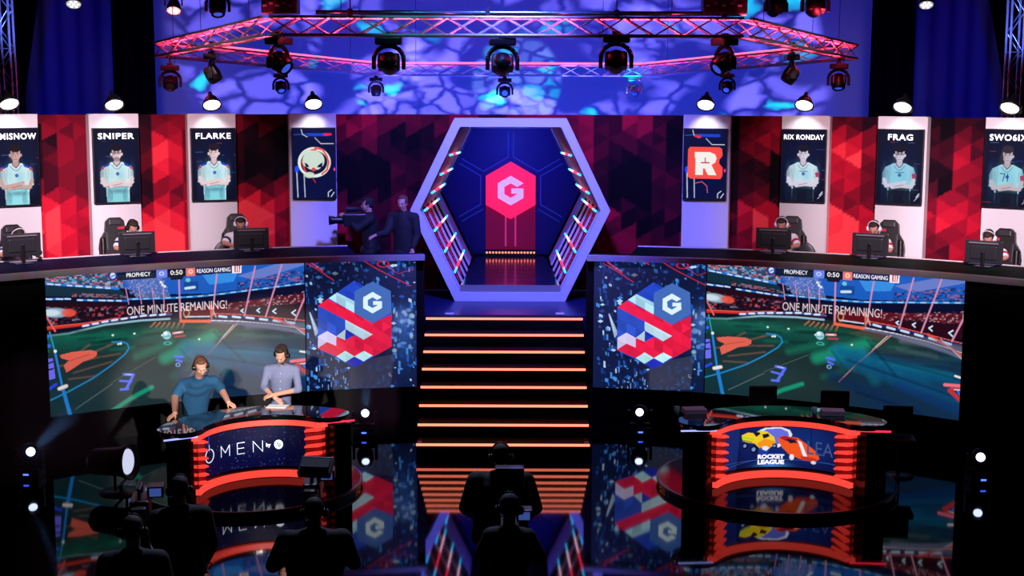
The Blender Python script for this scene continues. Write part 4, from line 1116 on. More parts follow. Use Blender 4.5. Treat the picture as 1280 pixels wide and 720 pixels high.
for a in ((213, 103, 25.4, .95, 10, -62, 'grey moving-head light with a round lens under the far left tip of the truss', 'lens_off', None, 'plastic2', zt),
          (265, 91, 22.8, .95, 90, -30, 'black moving-head light under the left arm of the truss, second from the left tip', 'lens_dim', None, 'plastic', None),
          (349, 77, 19.0, 1.0, 60, -52, 'big black moving-head light under the left end of the front truss', 'lens_dim', None, 'plastic', zf),
          (486, 78, 19.0, 1.05, 0, 70, 'big black moving-head light with an arched yoke left of centre on the front truss', 'lens_dim', None, 'plastic', zf),
          (628, 79, 19.0, 1.05, 4, 66, 'big black moving-head light in the middle of the front truss', 'lens_dim', None, 'plastic', zf),
          (770, 76, 19.0, 1.08, -2, 70, 'big black moving-head light right of centre on the front truss', 'lens_dim', None, 'plastic', zf),
          (905, 78, 19.0, 1.0, -62, -52, 'big black moving-head light under the right end of the front truss', 'lens_dim', None, 'plastic', zf),
          (989, 92, 22.8, .95, -90, -30, 'black moving-head light under the right arm of the truss', 'lens_dim', None, 'plastic', None),
          (1048, 101, 25.4, .95, -8, -20, 'black moving-head light under the far right tip of the truss', 'lens_dim', None, 'plastic', zt),
          (351, 108, 30.5, .85, 20, -40, 'small black stage light hanging low behind the left end of the front truss', 'lens_dim', None, 'plastic', 5.72),
          (470, 112, 33.5, .88, 10, -8, 'small black stage light under the rear truss, left of centre', 'lens_dim', None, 'plastic', zr),
          (631, 114, 33.5, .95, 0, -70, 'small stage light with a cyan glow under the middle of the rear truss', 'lens_dim', None, 'plastic', zr),
          (793, 112, 33.5, .9, -10, -10, 'small blue-lit stage light under the rear truss, right of centre', 'lens_dim', None, 'chrome', zr),
          (909, 108, 30.5, .85, -20, -50, 'small black stage light hanging low behind the right end of the front truss', 'lens_dim', None, 'plastic', 5.72),
          (272, 8, 24.0, 1.0, 15, -25, 'black moving-head light high at the top left, in front of the blots', 'lens_dim', None, 'plastic', 14.9),
          (970, 8, 24.0, 1.0, 20, 60, 'black moving-head light at the very top, left one of the right pair', 'lens_dim', None, 'plastic', 14.9),
          (1019, 7, 24.0, 1.15, 0, 65, 'black moving-head light at the very top, right one of the right pair', 'lens_dim', None, 'plastic', 14.9)):
    moving_head(*a[:9], body=a[9], topz=a[10])

# par cans with white lens arrays near the top corners
for px, py, Y, s, yaw, lab in ((92, 6, 26, 1, 12, 'lit par lamp with a white lens array at the top left corner'), (217, 14, 26, .95, 6, 'lit par lamp with a white lens array above the left tip of the truss'), (1158, 7, 26, .95, -8, 'lit par lamp with a white lens array at the top right')):
    p = at_y(px, py, Y); t = thing('par_lamp', lab, 'stage light', p, R_(yaw)); rt = Matrix.Rotation(R_(-34), 3, 'X')
    MB().lathe([(0, .26 * s), (.08 * s, .25 * s), (.13 * s, .12 * s), (.145 * s, 0), (.14 * s, 0), (.13 * s, .03), (0, .03)], n=24, rot=rt).build('can', M['plastic'], t)
    ln = MB().lathe([(0, .01), (.13 * s, .01), (.13 * s, .028), (0, .028)], n=24, rot=rt).build('lens', mat('grey white lens', (200, 200, 205), .3, emis=(190, 190, 195), es=.75), t)
    mb = MB()
    for q in range(7):
        a = q * PI / 3; r = 0 if q == 6 else .082 * s
        mb.ell(rt @ Vector((r * math.cos(a), r * math.sin(a), .006)), (.033 * s, .033 * s, .012), rt, 10, 6)
    mb.build('lens_array', M['white_text'], ln)
    MB().tube([(-.16 * s, 0, .1), (-.16 * s, .05, .3), (.16 * s, .05, .3), (.16 * s, 0, .1)], .014, 8).cone((0, .05, .3), (0, .05, 15 - p.z), .015, .015, 8).build('yoke', M['plastic'], t)

# upright lattice towers at the picture's sides
for s, lab, top, bot in ((-1, 'blue-lit lattice tower at the left edge behind the wall', (4, 0), (10.5, 121)), (1, 'blue-lit lattice tower at the right edge behind the wall', (1271, 0), (1265, 124))):
    a = at_y(*bot, 27.0); b = at_y(*top, 27.0); d = (b - a) / (b.z - a.z)
    a2 = a - d * (a.z - 0.0); b2 = a + d * (14.9 - a.z)
    t = thing('lattice_tower', lab, 'truss', a2)
    h = .24; n = 40; mb = MB(); D = b2 - a2
    for sx in (-1, 1):
        for sy in (-1, 1): MB().cone(Vector((sx * h / 2, sy * h / 2, 0)), D + Vector((sx * h / 2, sy * h / 2, 0)), .025, .025, 8).build('chord', M['chrome'], t)
    for i in range(n):
        p = D * (i / n); q = D * ((i + 1) / n)
        for sy in (-1, 1):
            sg_ = 1 if i % 2 else -1
            mb.cone(p + Vector((-sg_ * h / 2, sy * h / 2, 0)), q + Vector((sg_ * h / 2, sy * h / 2, 0)), .011, .011, 6, False)
            if i % 4 == 0: mb.cone(p + Vector((-h / 2, sy * h / 2, 0)), p + Vector((h / 2, sy * h / 2, 0)), .011, .011, 6, False)
    mb.build('lattice_bracing', M['chrome'], t)
    light('tower_wash', 'SPOT', (s * 8.6, 24.9, 5.4), (a.x, 27, 7), 1400, (.12, .2, 1), .2, 50, .8)

# ================================================================== working lights of the show, plus an added tunnel fill
for s in (-1, 1):
    # pinkish white wash over the players, shuttered off the middle and the backcloth
    for tx, ty, tz, e in ((5.7, 24.0, 3.2, 6000), (6.9, 23.2, 3.2, 8500), (8.3, 22.2, 3.2, 8500)):
        light('player_wash', 'SPOT', (s * 3.2, 8.0, 10.0), (s * tx, ty, tz), e, (1.0, .80, .92), .25, 17, .7)
light('centre_wash', 'SPOT', (0, 17.5, 8.5), (0, 24.8, 2.9), 8500, (.15, .15, 1.0), .35, 54, .6)
light('deck_wash', 'SPOT', (0, 21.5, 9.5), (0, 23.4, 1.6), 2500, (.01, .04, 1.0), .3, 40, .8)
light('tunnel_fill', 'POINT', (HC.x, HC.y + 3.3, HC.z + 1.0), (HC.x, HC.y + 3.4, HC.z - 1), 38, (.10, .12, 1.0), .15)  # bare point without a fixture, added to brighten the rear collar

light('right_desk_light', 'SPOT', (6.5, 13.0, 8.5), (3.5, 18.2, 1.0), 420, (.8, .7, 1.0), .15, 20, .7)
# ================================================================== bodies
def fuse(mb, name, m, parent=None, voxel=.012, smooth=3):
    """one continuous skin round all the volumes of mb"""
    me = bpy.data.meshes.new('tmp'); me.from_pydata(mb.v, [], mb.f); me.update()
    o = bpy.data.objects.new('tmp_body', me); COL.objects.link(o)
    r = o.modifiers.new('r', 'REMESH'); r.mode = 'VOXEL'; r.voxel_size = voxel; r.use_smooth_shade = True
    if smooth:
        q = o.modifiers.new('s', 'SMOOTH'); q.factor = .5; q.iterations = smooth * (3 if voxel > .0105 else 1)
    dg = bpy.context.evaluated_depsgraph_get()
    nm = bpy.data.meshes.new_from_object(o.evaluated_get(dg)); bpy.data.objects.remove(o)
    nm.name = name; nm.materials.clear(); nm.materials.append(m)
    nm.polygons.foreach_set('use_smooth', [True] * len(nm.polygons))
    b = bpy.data.objects.new(name, nm); COL.objects.link(b)
    if parent is not None: b.parent = parent
    return b

def basis(yaw, pitch=0.0, roll=0.0):
    """head axes: x right hand side seen from behind, y forward, z up; yaw 0 faces the camera (-Y); pitch > 0 looks down"""
    return Matrix.Rotation(R_(yaw) + PI, 3, 'Z') @ Matrix.Rotation(-R_(pitch), 3, 'X') @ Matrix.Rotation(R_(roll), 3, 'Y')

def head_prims(mb, c, B_, s=1.0):
    q = lambda x, y, z: Vector(c) + B_ @ (Vector((x, y, z)) * s)
    E = lambda p, r: mb.ell(q(*p), tuple(k * s for k in r), B_, 18, 12)
    E((0, -.012, .03), (.076, .096, .088)); E((0, .022, -.035), (.062, .066, .075)); E((0, .045, -.085), (.036, .034, .028)); E((0, .03, -.06), (.056, .05, .045))
    E((0, .082, .022), (.052, .014, .011)); mb.cap(q(0, .086, .012), q(0, .106, -.024), .008 * s, .013 * s, 8); E((-.012, .097, -.027), (.009, .01, .008)); E((.012, .097, -.027), (.009, .01, .008))
    E((0, .086, -.052), (.024, .010, .006)); E((0, .084, -.062), (.021, .010, .007)); E((-.038, .068, -.02), (.02, .018, .018)); E((.038, .068, -.02), (.02, .018, .018))
    for k in (-1, 1): E((k * .078, -.008, -.012), (.009, .02, .031))

def hand_prims(mb, w, d, n, side, curl=.5, s=1.0, spread=.16):
    """w wrist, d direction of the fingers, n back-of-hand normal, side +1/-1 where the thumb leaves"""
    w = Vector(w); d = Vector(d).normalized(); n = Vector(n); n = (n - d * n.dot(d)).normalized(); t = d.cross(n).normalized() * side
    P = lambda a, b, c_: w + (d * a + t * b + n * c_) * s
    for b in (-.028, -.01, .01, .028): mb.cap(P(.01, b * .75, 0), P(.082, b, 0), .013 * s, .0115 * s, 8)
    for k, (b, L, r) in enumerate(((.032, .068, .0085), (.011, .078, .009), (-.011, .072, .0085), (-.032, .055, .0075))):
        ang = -spread * (k - 1.2); p = P(.086, b, 0); dd = (d + t * -ang * .5).normalized(); c_ = 0
        for q_, fr in enumerate((.45, .3, .25)):
            c_ += curl * (.6 + .25 * q_)
            v = dd * math.cos(c_) - n * math.sin(c_); e = p + v * L * fr * s
            mb.cap(p, e, r * s, (r - .0008) * s, 8); p = e
    p0 = P(.02, .026, -.004); p1 = P(.05, .055, -.012); p2 = P(.078, .066, -.018 - .01 * curl)
    mb.cap(p0, p1, .013 * s, .0105 * s, 8); mb.cap(p1, p2, .0105 * s, .0085 * s, 8)

def hair_cap(name, c, B_, m, parent, s=1.0, top=.0, back=.0, voxel=.009, style='short'):
    mb = MB(); q = lambda x, y, z: Vector(c) + B_ @ (Vector((x, y, z)) * s)
    E = lambda p, r: mb.ell(q(*p), tuple(k * s for k in r), B_, 18, 12)
    E((0, -.036, .060), (.080, .084, .070 + top)); E((0, -.055, .01), (.078, .062, .08)); E((0, .024, .098 + top * .6), (.058, .046, .028))
    for k in (-1, 1): E((k * .066, -.012, .028), (.018, .05, .05))
    if style == 'swept':
        for k in range(7): E((-.04 + .014 * k, .03 - .004 * k, .118 + .006 * (k % 3)), (.02, .045, .022))
    if style == 'cap':
        E((0, .09, .06), (.07, .07, .012))
    return fuse(mb, name, m, parent, voxel, 2)

def headset(c, B_, parent, m, m2=None, s=1.0, mic=True):
    q = lambda x, y, z: Vector(c) + B_ @ (Vector((x, y, z)) * s)
    mb = MB(); pts = [q(.098 * math.cos(a), -.03, .01 + .128 * math.sin(a)) for a in [PI * k / 14 for k in range(15)]]
    for a, b in zip(pts[:-1], pts[1:]): mb.cap(a, b, .007 * s, .007 * s, 8)
    for k in (-1, 1):
        mb.cone(q(k * .072, -.008, -.008), q(k * .108, -.008, -.008), .042 * s, .036 * s, 16)
        mb.ell(q(k * .108, -.008, -.008), (.012 * s, .036 * s, .036 * s), B_, 12, 8)
    if mic: mb.tube([q(-.1, 0, -.02), q(-.088, .06, -.06), q(-.05, .105, -.07)], .005 * s, 6).ell(q(-.045, .108, -.07), .012 * s, nu=8, nv=6)
    return mb.build('headset', m2 or m, parent)

def eyes(c, B_, parent, s=1.0):
    q = lambda x, y, z: Vector(c) + B_ @ (Vector((x, y, z)) * s)
    for k in (-1, 1):
        e = MB().ell(q(k * .03, .082, .0), (.013 * s, .007 * s, .0045 * s), B_, 10, 6).build('eye', M['eyewhite'], parent)
        MB().ell(q(k * .03, .089, -.001), (.006 * s, .003 * s, .0055 * s), B_, 8, 6).build('iris', M['iris'], e)
        mb = MB(); mb.cap(q(k * .046, .076, .017), q(k * .016, .088, .02), .0045 * s, .005 * s, 6); mb.build('eyebrow', M['hair_dark'], parent)

M['eyewhite'] = mat('eye white', (120, 92, 84), .5); M['iris'] = mat('dark iris', (40, 26, 20), .3)
M['hair_dark'] = mat('dark brown hair', (40, 24, 16), .7, bump=.5, bscale=160); M['hair_brown'] = mat('chestnut hair', (92, 54, 32), .7, bump=.5, bscale=160)
M['tee'] = mat('petrol blue cotton', (14, 74, 112), .85, bump=.15, bscale=70, vary=.25)
M['shirt'] = mat('grey blue chambray', (116, 122, 156), .85, bump=.15, bscale=90, vary=.3)
M['jeans'] = mat('dark denim', (24, 28, 48), .85, bump=.15, bscale=90); M['crew'] = mat('black crew clothing', (9, 9, 13), .8, bump=.3, bscale=14)
M['jersey'] = mat('white team jersey', (225, 222, 232), .8, bump=.1); M['jersey_red'] = mat('red team sleeve', (190, 30, 50), .8); M['jersey_dark'] = mat('navy team sleeve', (24, 28, 60), .8)
M['shoe'] = mat('black shoe', (10, 10, 12), .5); M['headset_w'] = mat('white headset plastic', (230, 225, 235), .35); M['beard'] = mat('brown beard', (74, 44, 30), .8, bump=.6, bscale=200)

desk_scr = attr_mat('desk screen', 1.0, .004, .5)
desk_scr.node_tree.nodes['Principled BSDF'].inputs['Specular IOR Level'].default_value = .1
# ------------------------------------------------------------------ desks
def presenter_desk(C, rot, label, art):
    """half-ring desk: the front is hollow towards the audience; local -y faces the audience"""
    RI, RO, HA = .96, 1.36, R_(64)
    t = thing('presenter_desk', label, 'desk', (C[0], C[1], 0), rot)
    c0 = (0, 0)
    # plinth on the floor, black body
    body = MB(); body.arcslab(RI + .10, RO, .091, .84, -R_(74), R_(74), 48, c=c0)
    body.arcslab(RI + .05, RI + .12, .091, .84, -R_(50), R_(50), 32, c=c0)
    body.build('body', M['black_gloss'], t)
    pl = MB(); pl.lathe([(0, .0), (1.56, .0), (1.56, .088), (1.54, .09), (0, .09)], (0, .93, 0), 72, smooth=False); pl.build('plinth', M['plinth_top'], t)
    rm_ = MB(); rm_.lathe([(1.562, .06), (1.572, .06), (1.572, .0905), (1.54, .0915), (1.54, .09)], (0, .93, 0), 72, smooth=False); rm_.build('plinth_rim', M['plinth'], t)
    # thick glass top with rounded ends
    gt = MB(); R1, R2 = RI - .03, 1.53; hw = (R2 - R1) / 2; rm = (R1 + R2) / 2; te = R_(59); pts = []
    for k in range(41): a = -te + 2 * te * k / 40; pts.append((R2 * math.sin(a), R2 * math.cos(a)))
    for k in range(1, 12): a = PI * k / 12; ox, oy = rm * math.sin(te), rm * math.cos(te); r = hw; u = (math.sin(te), math.cos(te)); v = (math.cos(te), -math.sin(te)); pts.append((ox + r * (u[0] * math.cos(a) + v[0] * math.sin(a)), oy + r * (u[1] * math.cos(a) + v[1] * math.sin(a))))
    for k in range(41): a = te - 2 * te * k / 40; pts.append((R1 * math.sin(a), R1 * math.cos(a)))
    for k in range(1, 12): a = PI * k / 12; ox, oy = -rm * math.sin(te), rm * math.cos(te); r = hw; u = (-math.sin(te), math.cos(te)); v = (-math.cos(te), -math.sin(te)); pts.append((ox - r * (u[0] * math.cos(a) - v[0] * math.sin(a)), oy - r * (u[1] * math.cos(a) - v[1] * math.sin(a))))
    gt.prism(pts, .925, .945); gt.build('glass_top', M['glass'], t)
    ru = MB(); ru.prism([(x * .985, y * .985) for x, y in pts], .88, .924); ru.build('top_frame', M['black_gloss'], t)
    # glowing bands: two at the front, an inner return, the ends hook outwards
    def band(z0, z1, a, r0=RI - .02, r1=RI + .05, nm='light_band', m='redglow'):
        b = MB(); b.arcslab(r0, r1, z0, z1, -a, a, 40, c=c0); return b.build(nm, M[m], t)
    band(.80, .885, HA); band(.105, .185, HA)
    for s in (-1, 1):
        h = MB(); e = (RI + .015) * math.sin(HA), (RI + .015) * math.cos(HA)
        h.box((s * (e[0] + .035), e[1] - .02, .842), (.09, .05, .05), Matrix.Rotation(s * R_(12), 3, 'Z')); h.build('band_hook', M['redglow'], t)
        # pillar of six slanted fins at each end
        for k in range(6):
            z = .20 + .105 * k
            a0 = R_(49); a1 = R_(66)
            f = MB(); vs = []
            for i in range(7):
                a = a0 + (a1 - a0) * i / 6; dz = .05 * (i / 6); ro = RI - .05 + .10 * abs(i / 6 - .0)
                for R, z_ in ((RI - .055 - .03 * (i / 6), z + dz - .0), (RI + .06, z + dz), (RI + .06, z + dz + .045), (RI - .055 - .03 * (i / 6), z + dz + .022 + .018 * (i / 6))):
                    vs.append((s * R * math.sin(a), R * math.cos(a), z_))
            fs = []
            for i in range(6):
                q = 4 * i; p_ = q + 4
                for j in range(4): fs.append((q + j, q + (j + 1) % 4, p_ + (j + 1) % 4, p_ + j))
            fs += [(0, 3, 2, 1), (24, 25, 26, 27)]
            f._add(vs, fs); f.build('light_fin', M['redfin'], t)
        bk = MB(); bk.arcslab(RI + .0, RI + .06, .19, .80, *( (R_(48), R_(66)) if s > 0 else (-R_(66), -R_(48))), 8, c=c0); bk.build('fin_back', M['redback'], t)
    # white blue glow line along the desk's outer shoulder
    for s in (-1, 1):
        e = Vector((s * RI * math.sin(R_(67)), RI * math.cos(R_(67)), .875)); f = Vector((s * 1.34, .34, .875))
        g = MB(); g.cone(e, f, .011, .011, 8); g.build('edge_light', M['edge_led' if s < 0 else 'red_led'], t)
    # the curved screen in the hollow
    Rs, z0, z1, ha = RI + .04, .235, .775, R_(47)
    nx, ny = 260, 90
    a = np.linspace(-ha, ha, nx)[None].repeat(ny, 0); z = np.linspace(z0, z1, ny)[:, None].repeat(nx, 1)
    P = np.stack([Rs * np.sin(a), Rs * np.cos(a), z], -1)
    W_ = 2 * ha * Rs
    c = Canvas((a * Rs / W_ + .5) * 160, (z1 - z) / (z1 - z0) * 55, (4, 8, 44))
    onf = lambda u, v: (lambda x, y, d: ((Rs - .004 - d) * math.sin((u / 160 - .5) * 2 * ha + x / Rs), (Rs - .004 - d) * math.cos((u / 160 - .5) * 2 * ha + x / Rs), z1 - v / 55 * (z1 - z0) + y))
    if art == 'omen':
        r = np.random.default_rng(5)
        c.blob(80, 20, 80, 40, (8, 16, 70), .8)
        for k in range(130): c.ell(r.uniform(0, 160), r.uniform(0, 55), .5, .7, [(90, 110, 190), (50, 60, 140), (140, 60, 120)][k % 3], .8, .5)
        c.line([(14, 0), (14, 22)], .9, (40, 90, 220), .8); c.poly([(132, 0), (160, 0), (160, 55), (128, 55)], (3, 5, 30), .6)
    else:
        c.poly([(0, 0), (30, 0), (24, 55), (0, 55)], (14, 40, 100), .9); c.blob(90, 20, 70, 30, (20, 44, 130), .8); c.blob(120, 20, 30, 26, (16, 44, 110), .8)
        c.line([(0, 46), (160, 44)], .8, (60, 100, 180), .6); c.line([(0, 52), (60, 44)], .8, (60, 100, 180), .5); c.line([(30, 0), (29, 55)], .7, (3, 5, 20)); c.line([(125, 0), (126, 55)], .7, (3, 5, 20))
        c.poly([(58, 4), (66, 1), (86, 0), (98, 4), (101, 10), (97, 20), (84, 28), (70, 26)], (225, 230, 255)); c.poly([(62, 6), (68, 3), (86, 2), (95, 6), (97, 11), (93, 18), (83, 24), (72, 22)], (100, 110, 220))
        # yellow buggy
        c.poly([(32, 9), (42, 6), (52, 8), (58, 4), (68, 6), (78, 14), (80, 22), (70, 30), (60, 30), (52, 22), (42, 20), (34, 17)], (240, 205, 40)); c.poly([(55, 22), (66, 16), (80, 20), (72, 30), (60, 31)], (245, 150, 30))
        c.poly([(50, 8), (57, 6), (60, 9), (54, 13)], (24, 20, 30)); c.poly([(62, 10), (70, 9), (72, 13), (64, 16)], (24, 20, 30)); c.line([(33, 12), (50, 16)], 1.6, (150, 210, 40)); c.line([(34, 16), (48, 20)], 1.4, (60, 150, 70))
        for x, y_, q in ((38, 24, 4.6), (51, 30, 5.4), (79, 26, 3.4)): c.ell(x, y_, q, q, (12, 14, 34)); c.ell(x - .5, y_, q * .5, q * .5, (130, 160, 220), .9, .3)
        # orange racer
        c.poly([(82, 16), (88, 12), (108, 14), (120, 22), (134, 32), (137, 40), (130, 45), (112, 43), (98, 38), (88, 28)], (240, 84, 30)); c.poly([(84, 14), (92, 12), (108, 16), (104, 20), (92, 19)], (170, 30, 40)); c.poly([(92, 16), (104, 17), (108, 21), (98, 22)], (24, 20, 50))
        c.poly([(108, 17), (113, 20), (122, 42), (117, 43), (111, 26)], (235, 235, 245)); c.poly([(112, 38), (134, 40), (131, 45), (114, 44)], (200, 50, 30)); c.ell(101, 41, 3, 4, (240, 240, 250), .9, .3); c.ell(129, 46, 3.4, 2.2, (240, 240, 250), .8, .3)
        c.poly([(58, 29), (66, 27), (72, 31), (70, 36), (90, 36), (90, 40), (84, 52), (76, 55), (68, 52), (58, 50)], (30, 60, 160), .9); c.poly([(62, 27), (68, 26), (72, 29), (68, 33), (63, 31)], (225, 235, 255))
        c.blob(76, 53, 18, 4, (60, 160, 255), .6)
    sc_ = grid_mesh('curved_display', P, c.c, desk_scr, t)
    if art == 'omen':
        sym = mat('ice blue symbol', (225, 240, 255), .5, emis=(225, 240, 255), es=1.1)
        def stroke(nm, segs, w_=1.2):
            b = MB()
            for p_, q_ in segs:
                f0 = onf(p_[0], p_[1])(0, 0, .002); f1 = onf(q_[0], q_[1])(0, 0, .002)
                b.cone(f0, f1, w_ * .0036, w_ * .0036, 6)
            return b.build(nm, sym, sc_)
        ring_ = [(14 + 9 * math.cos(k * PI / 12), 27 + 9 * math.sin(k * PI / 12)) for k in range(25)]
        stroke('letter_o', [(ring_[k], ring_[k + 1]) for k in range(24) if k not in (17, 18)], 1.5); stroke('letter_o_stem', [((14, 12), (14, 20))], .7)
        stroke('letter_m', [((37, 34), (37, 19)), ((37, 19), (44, 29)), ((44, 29), (51, 19)), ((51, 19), (51, 34))], 1.2)
        stroke('letter_e', [((63, 19), (63, 34)), ((63, 19), (74, 19)), ((63, 26.5), (73, 26.5)), ((63, 34), (74, 34))], 1.2)
        stroke('letter_n', [((86, 34), (86, 19)), ((86, 19), (99, 34)), ((99, 34), (99, 19))], 1.2)
        text_on('by', .07, sym, onf(107, 25.5), sc_, width=.065, extrude=.001, bold=.002)
        dot = MB(); dot.cone(onf(121, 25)(0, 0, .0), onf(121, 25)(0, 0, .003), .062, .062, 24); dot.build('round_badge', sym, sc_)
        text_on('hp', .085, M['screen_navy'], onf(121, 25), sc_, width=.07, extrude=.003, bold=.001, shear=.3)
    else:
        wt = M['white_text']
        text_on('ROCKET', .075, wt, onf(74, 41), sc_, width=.36, extrude=.001, bold=.004); text_on('LEAGUE', .075, wt, onf(74, 48.5), sc_, width=.36, extrude=.001, bold=.004)
        text_on('LEA', .26, mat('faint outline lettering', (80, 110, 170), .5, emis=(60, 90, 150), es=.7), onf(138, 27), sc_, width=.36, extrude=.0005)
    return t
M['plinth_top'] = mat('polished black plinth', (3, 3, 5), .09, spec=.1)
M['plinth'] = mat('dark grey plinth', (60, 58, 70), .3, spec=.6); M['redback'] = mat('red lit recess', (120, 16, 16), .6, emis=(150, 18, 18), es=.22)
M['edge_led'] = mat('blue white edge light', (160, 170, 255), .5, emis=(150, 160, 255), es=1.6); M['screen_navy'] = mat('navy ink', (10, 30, 110), .5)
DL, DR = Vector((-3.03, 17.12)), Vector((3.5, 17.1))
dl = presenter_desk(DL, R_(27), 'curved presenter desk on the left with red bands and an OMEN screen', 'omen')
dl.scale = (.93, .93, 1)
presenter_desk(DR, R_(0), 'curved empty presenter desk on the right with red bands and a car artwork screen', 'cars')
M['stool'] = mat('black stool leather', (7, 7, 9), .5)
TOPZ = .946
M['cards'] = mat('pale lilac card', (170, 160, 190), .5)
def on_top(px, py): return at_z(px, py, TOPZ)
p = on_top(347, 508)
tag(MB().box((0, 0, .003), (.27, .19, .005), Matrix.Rotation(R_(-6), 3, 'Z')).build('paper_sheet', M['paper'], None, p), 'white paper sheet under the hands of the man in the grey-blue shirt', 'paper')
for px, py, sz, rz, lab in ((867, 516, (.30, .22), 8, 'laptop-sized stack of cards at the left end of the right desk'), (1040, 518, (.30, .22), -8, 'stack of cards at the right end of the right desk')):
    p = on_top(px, py); o = thing('card_stack', lab, 'cards', p, R_(rz))
    for k in range(3): MB().box((.004 * k, -.003 * k, .012 + .022 * k), (sz[0], sz[1], .018), bev=.003).build('card', M['cards'], o)

for px, py, lab in ((846, 519, 'clear water glass at the left end of the right desk'), (1018, 520, 'clear water glass beside the right stack of cards')):
    p = on_top(px, py)
    g = MB().lathe([(0, .004), (.028, .004), (.034, .12), (.036, .12), (.030, .0), (0, .0)], n=20).build('water_glass', mat('blue tinted glass', (120, 200, 220), .08, spec=.8), None, p)
    tag(g, lab, 'glass')

# ------------------------------------------------------------------ the two presenters
def limb(mb, pts, rs, n=14):
    for k in range(len(pts) - 1): mb.cap(pts[k], pts[k + 1], rs[k], rs[k + 1], n)

def torso(mb, hips, chest, shl, shr, neck, g=0.0, w=1.0):
    """hips, chest, shoulders and neck base as points; g grows every radius (clothes)"""
    hips, chest, shl, shr, neck = map(Vector, (hips, chest, shl, shr, neck))
    ax = (shr - shl).normalized(); upv = (chest - hips).normalized(); fw = ax.cross(upv)
    rot = Matrix((ax, fw, upv)).transposed()
    for k in range(22):
        u = k / 21; p = hips.lerp(chest, u * 1.12)
        wd = (.168 - .022 * math.sin(PI * u) + .016 * u) * w; dp = .108 + .012 * math.sin(PI * u * .8)
        mb.ell(p, (wd + g, dp * (.6 + .4 * w) + g, .10 + g), rot, 18, 10)
    mb.cap(shl, shr, .062 + g, .062 + g, 12); mb.cap(chest.lerp(neck, .55), neck, .085 + g, .062 + g * .5, 12)
    mb.ell(chest.lerp(neck, .42), (.150 * w + g, .098 * w + g, .125 + g), rot, 18, 12); mb.ell(chest.lerp(neck, .7), (.11 * w + g, .08 * w + g, .10 + g), rot, 18, 12)
    for q in (shl, shr):
        mb.cap(chest.lerp(neck, .8), q, .066 + g, .060 + g, 12); mb.cap(chest.lerp(q, .3), q, .085 + g, .056 + g, 12)

# man in the petrol T-shirt, leaning on the desk with both arms
Y1 = 18.72
hd = at_y(251, 458, 18.42); hips = at_y(242, 541, 19.18); chest = at_y(245, 494, 18.86); sl = at_y(229, 480, 18.78); sr = at_y(268, 476, 18.78); nk = at_y(249, 470, 18.6)
el, er = at_y(218.5, 497, 18.62), at_y(277.5, 488, 18.9); wl, wr = at_z(219, 517, .995), at_z(285.5, 503, .995)
B1 = basis(30, 32, 8)
body = MB(); torso(body, hips, chest, sl, sr, nk, -.006, 1.08); head_prims(body, hd, B1, 1.04); body.cap(nk, hd + B1 @ Vector((0, -.02, -.05)), .058, .054)
limb(body, [sl, el, wl], [.062, .052, .034]); limb(body, [sr, er, wr], [.062, .052, .034])
hand_prims(body, wl, Vector((-.5, -.75, -.32)), Vector((-.1, -.3, 1)), -1, .3, 1.0); hand_prims(body, wr, Vector((.75, -.5, -.32)), Vector((.1, -.3, 1)), 1, .5, 1.0)
fl, fr = Vector((hips.x - .12, hips.y + .1, .08)), Vector((hips.x + .14, hips.y + .02, .08))
for k, f in ((-1, fl), (1, fr)): limb(body, [hips + Vector((k * .09, 0, -.04)), (hips + f) / 2 + Vector((k * .05, -.05, .02)), f], [.085, .058, .042])
P1 = fuse(body, 'person', M['skin'], None, .008, 2)
tag(P1, 'man in a petrol blue T-shirt leaning on the left desk with both hands', 'person')
cl = MB(); torso(cl, hips, chest, sl, sr, nk + (chest - nk) * .05, .016, 1.1)
limb(cl, [sl, sl.lerp(el, .78)], [.078, .076]); limb(cl, [sr, sr.lerp(er, .78)], [.078, .076]); fuse(cl, 't_shirt', M['tee'], P1, .012, 5)
tr = MB(); tr.ell(hips + Vector((0, 0, -.06)), (.19, .14, .13))
for k, f in ((-1, fl), (1, fr)): limb(tr, [hips + Vector((k * .09, 0, -.04)), (hips + f) / 2 + Vector((k * .05, -.05, .02)), f], [.105, .078, .06])
fuse(tr, 'trousers', M['jeans'], P1, .014, 3)
for f in (fl, fr): MB().ell(f + Vector((0, -.06, -.03)), (.048, .13, .05)).build('shoe', M['shoe'], P1)
hair_cap('hair', hd, B1, M['hair_brown'], P1, 1.05, style='short'); headset(hd, B1, P1, M['plastic']); eyes(hd, B1, P1)

# man in the grey-blue shirt, hands folded over the paper
hd2 = at_y(352, 443.5, 18.98); nk2 = at_y(352, 456, 19.1); chest2 = at_y(352, 473, 19.14); hips2 = at_y(350, 512, 19.3); sl2 = at_y(334.5, 462, 19.12); sr2 = at_y(369.5, 462.5, 19.12)
el2, er2 = at_y(329.5, 484, 19.0), at_y(373.5, 487, 19.0); wl2, wr2 = at_y(343.5, 499.5, 18.76), at_y(340, 494, 18.74)
wl2.z = max(wl2.z, 1.0)
B2 = basis(-20, 36, -6)
body = MB(); torso(body, hips2, chest2, sl2, sr2, nk2, -.006, .92); head_prims(body, hd2, B2, 1.02); body.cap(nk2, hd2 + B2 @ Vector((0, -.02, -.05)), .052, .05)
limb(body, [sl2, el2, wl2], [.05, .04, .028]); limb(body, [sr2, er2, wr2], [.05, .04, .028])
hand_prims(body, wl2, Vector((.72, -.35, -.42)), Vector((.1, -.4, 1)), -1, .35, .98); hand_prims(body, wr2, Vector((-.85, -.15, -.25)), Vector((0, -.5, 1)), 1, .75, .98)
fl2, fr2 = Vector((hips2.x - .13, hips2.y, .08)), Vector((hips2.x + .14, hips2.y + .03, .08))
for k, f in ((-1, fl2), (1, fr2)): limb(body, [hips2 + Vector((k * .085, 0, -.04)), (hips2 + f) / 2 + Vector((k * .04, -.03, .02)), f], [.08, .055, .04])
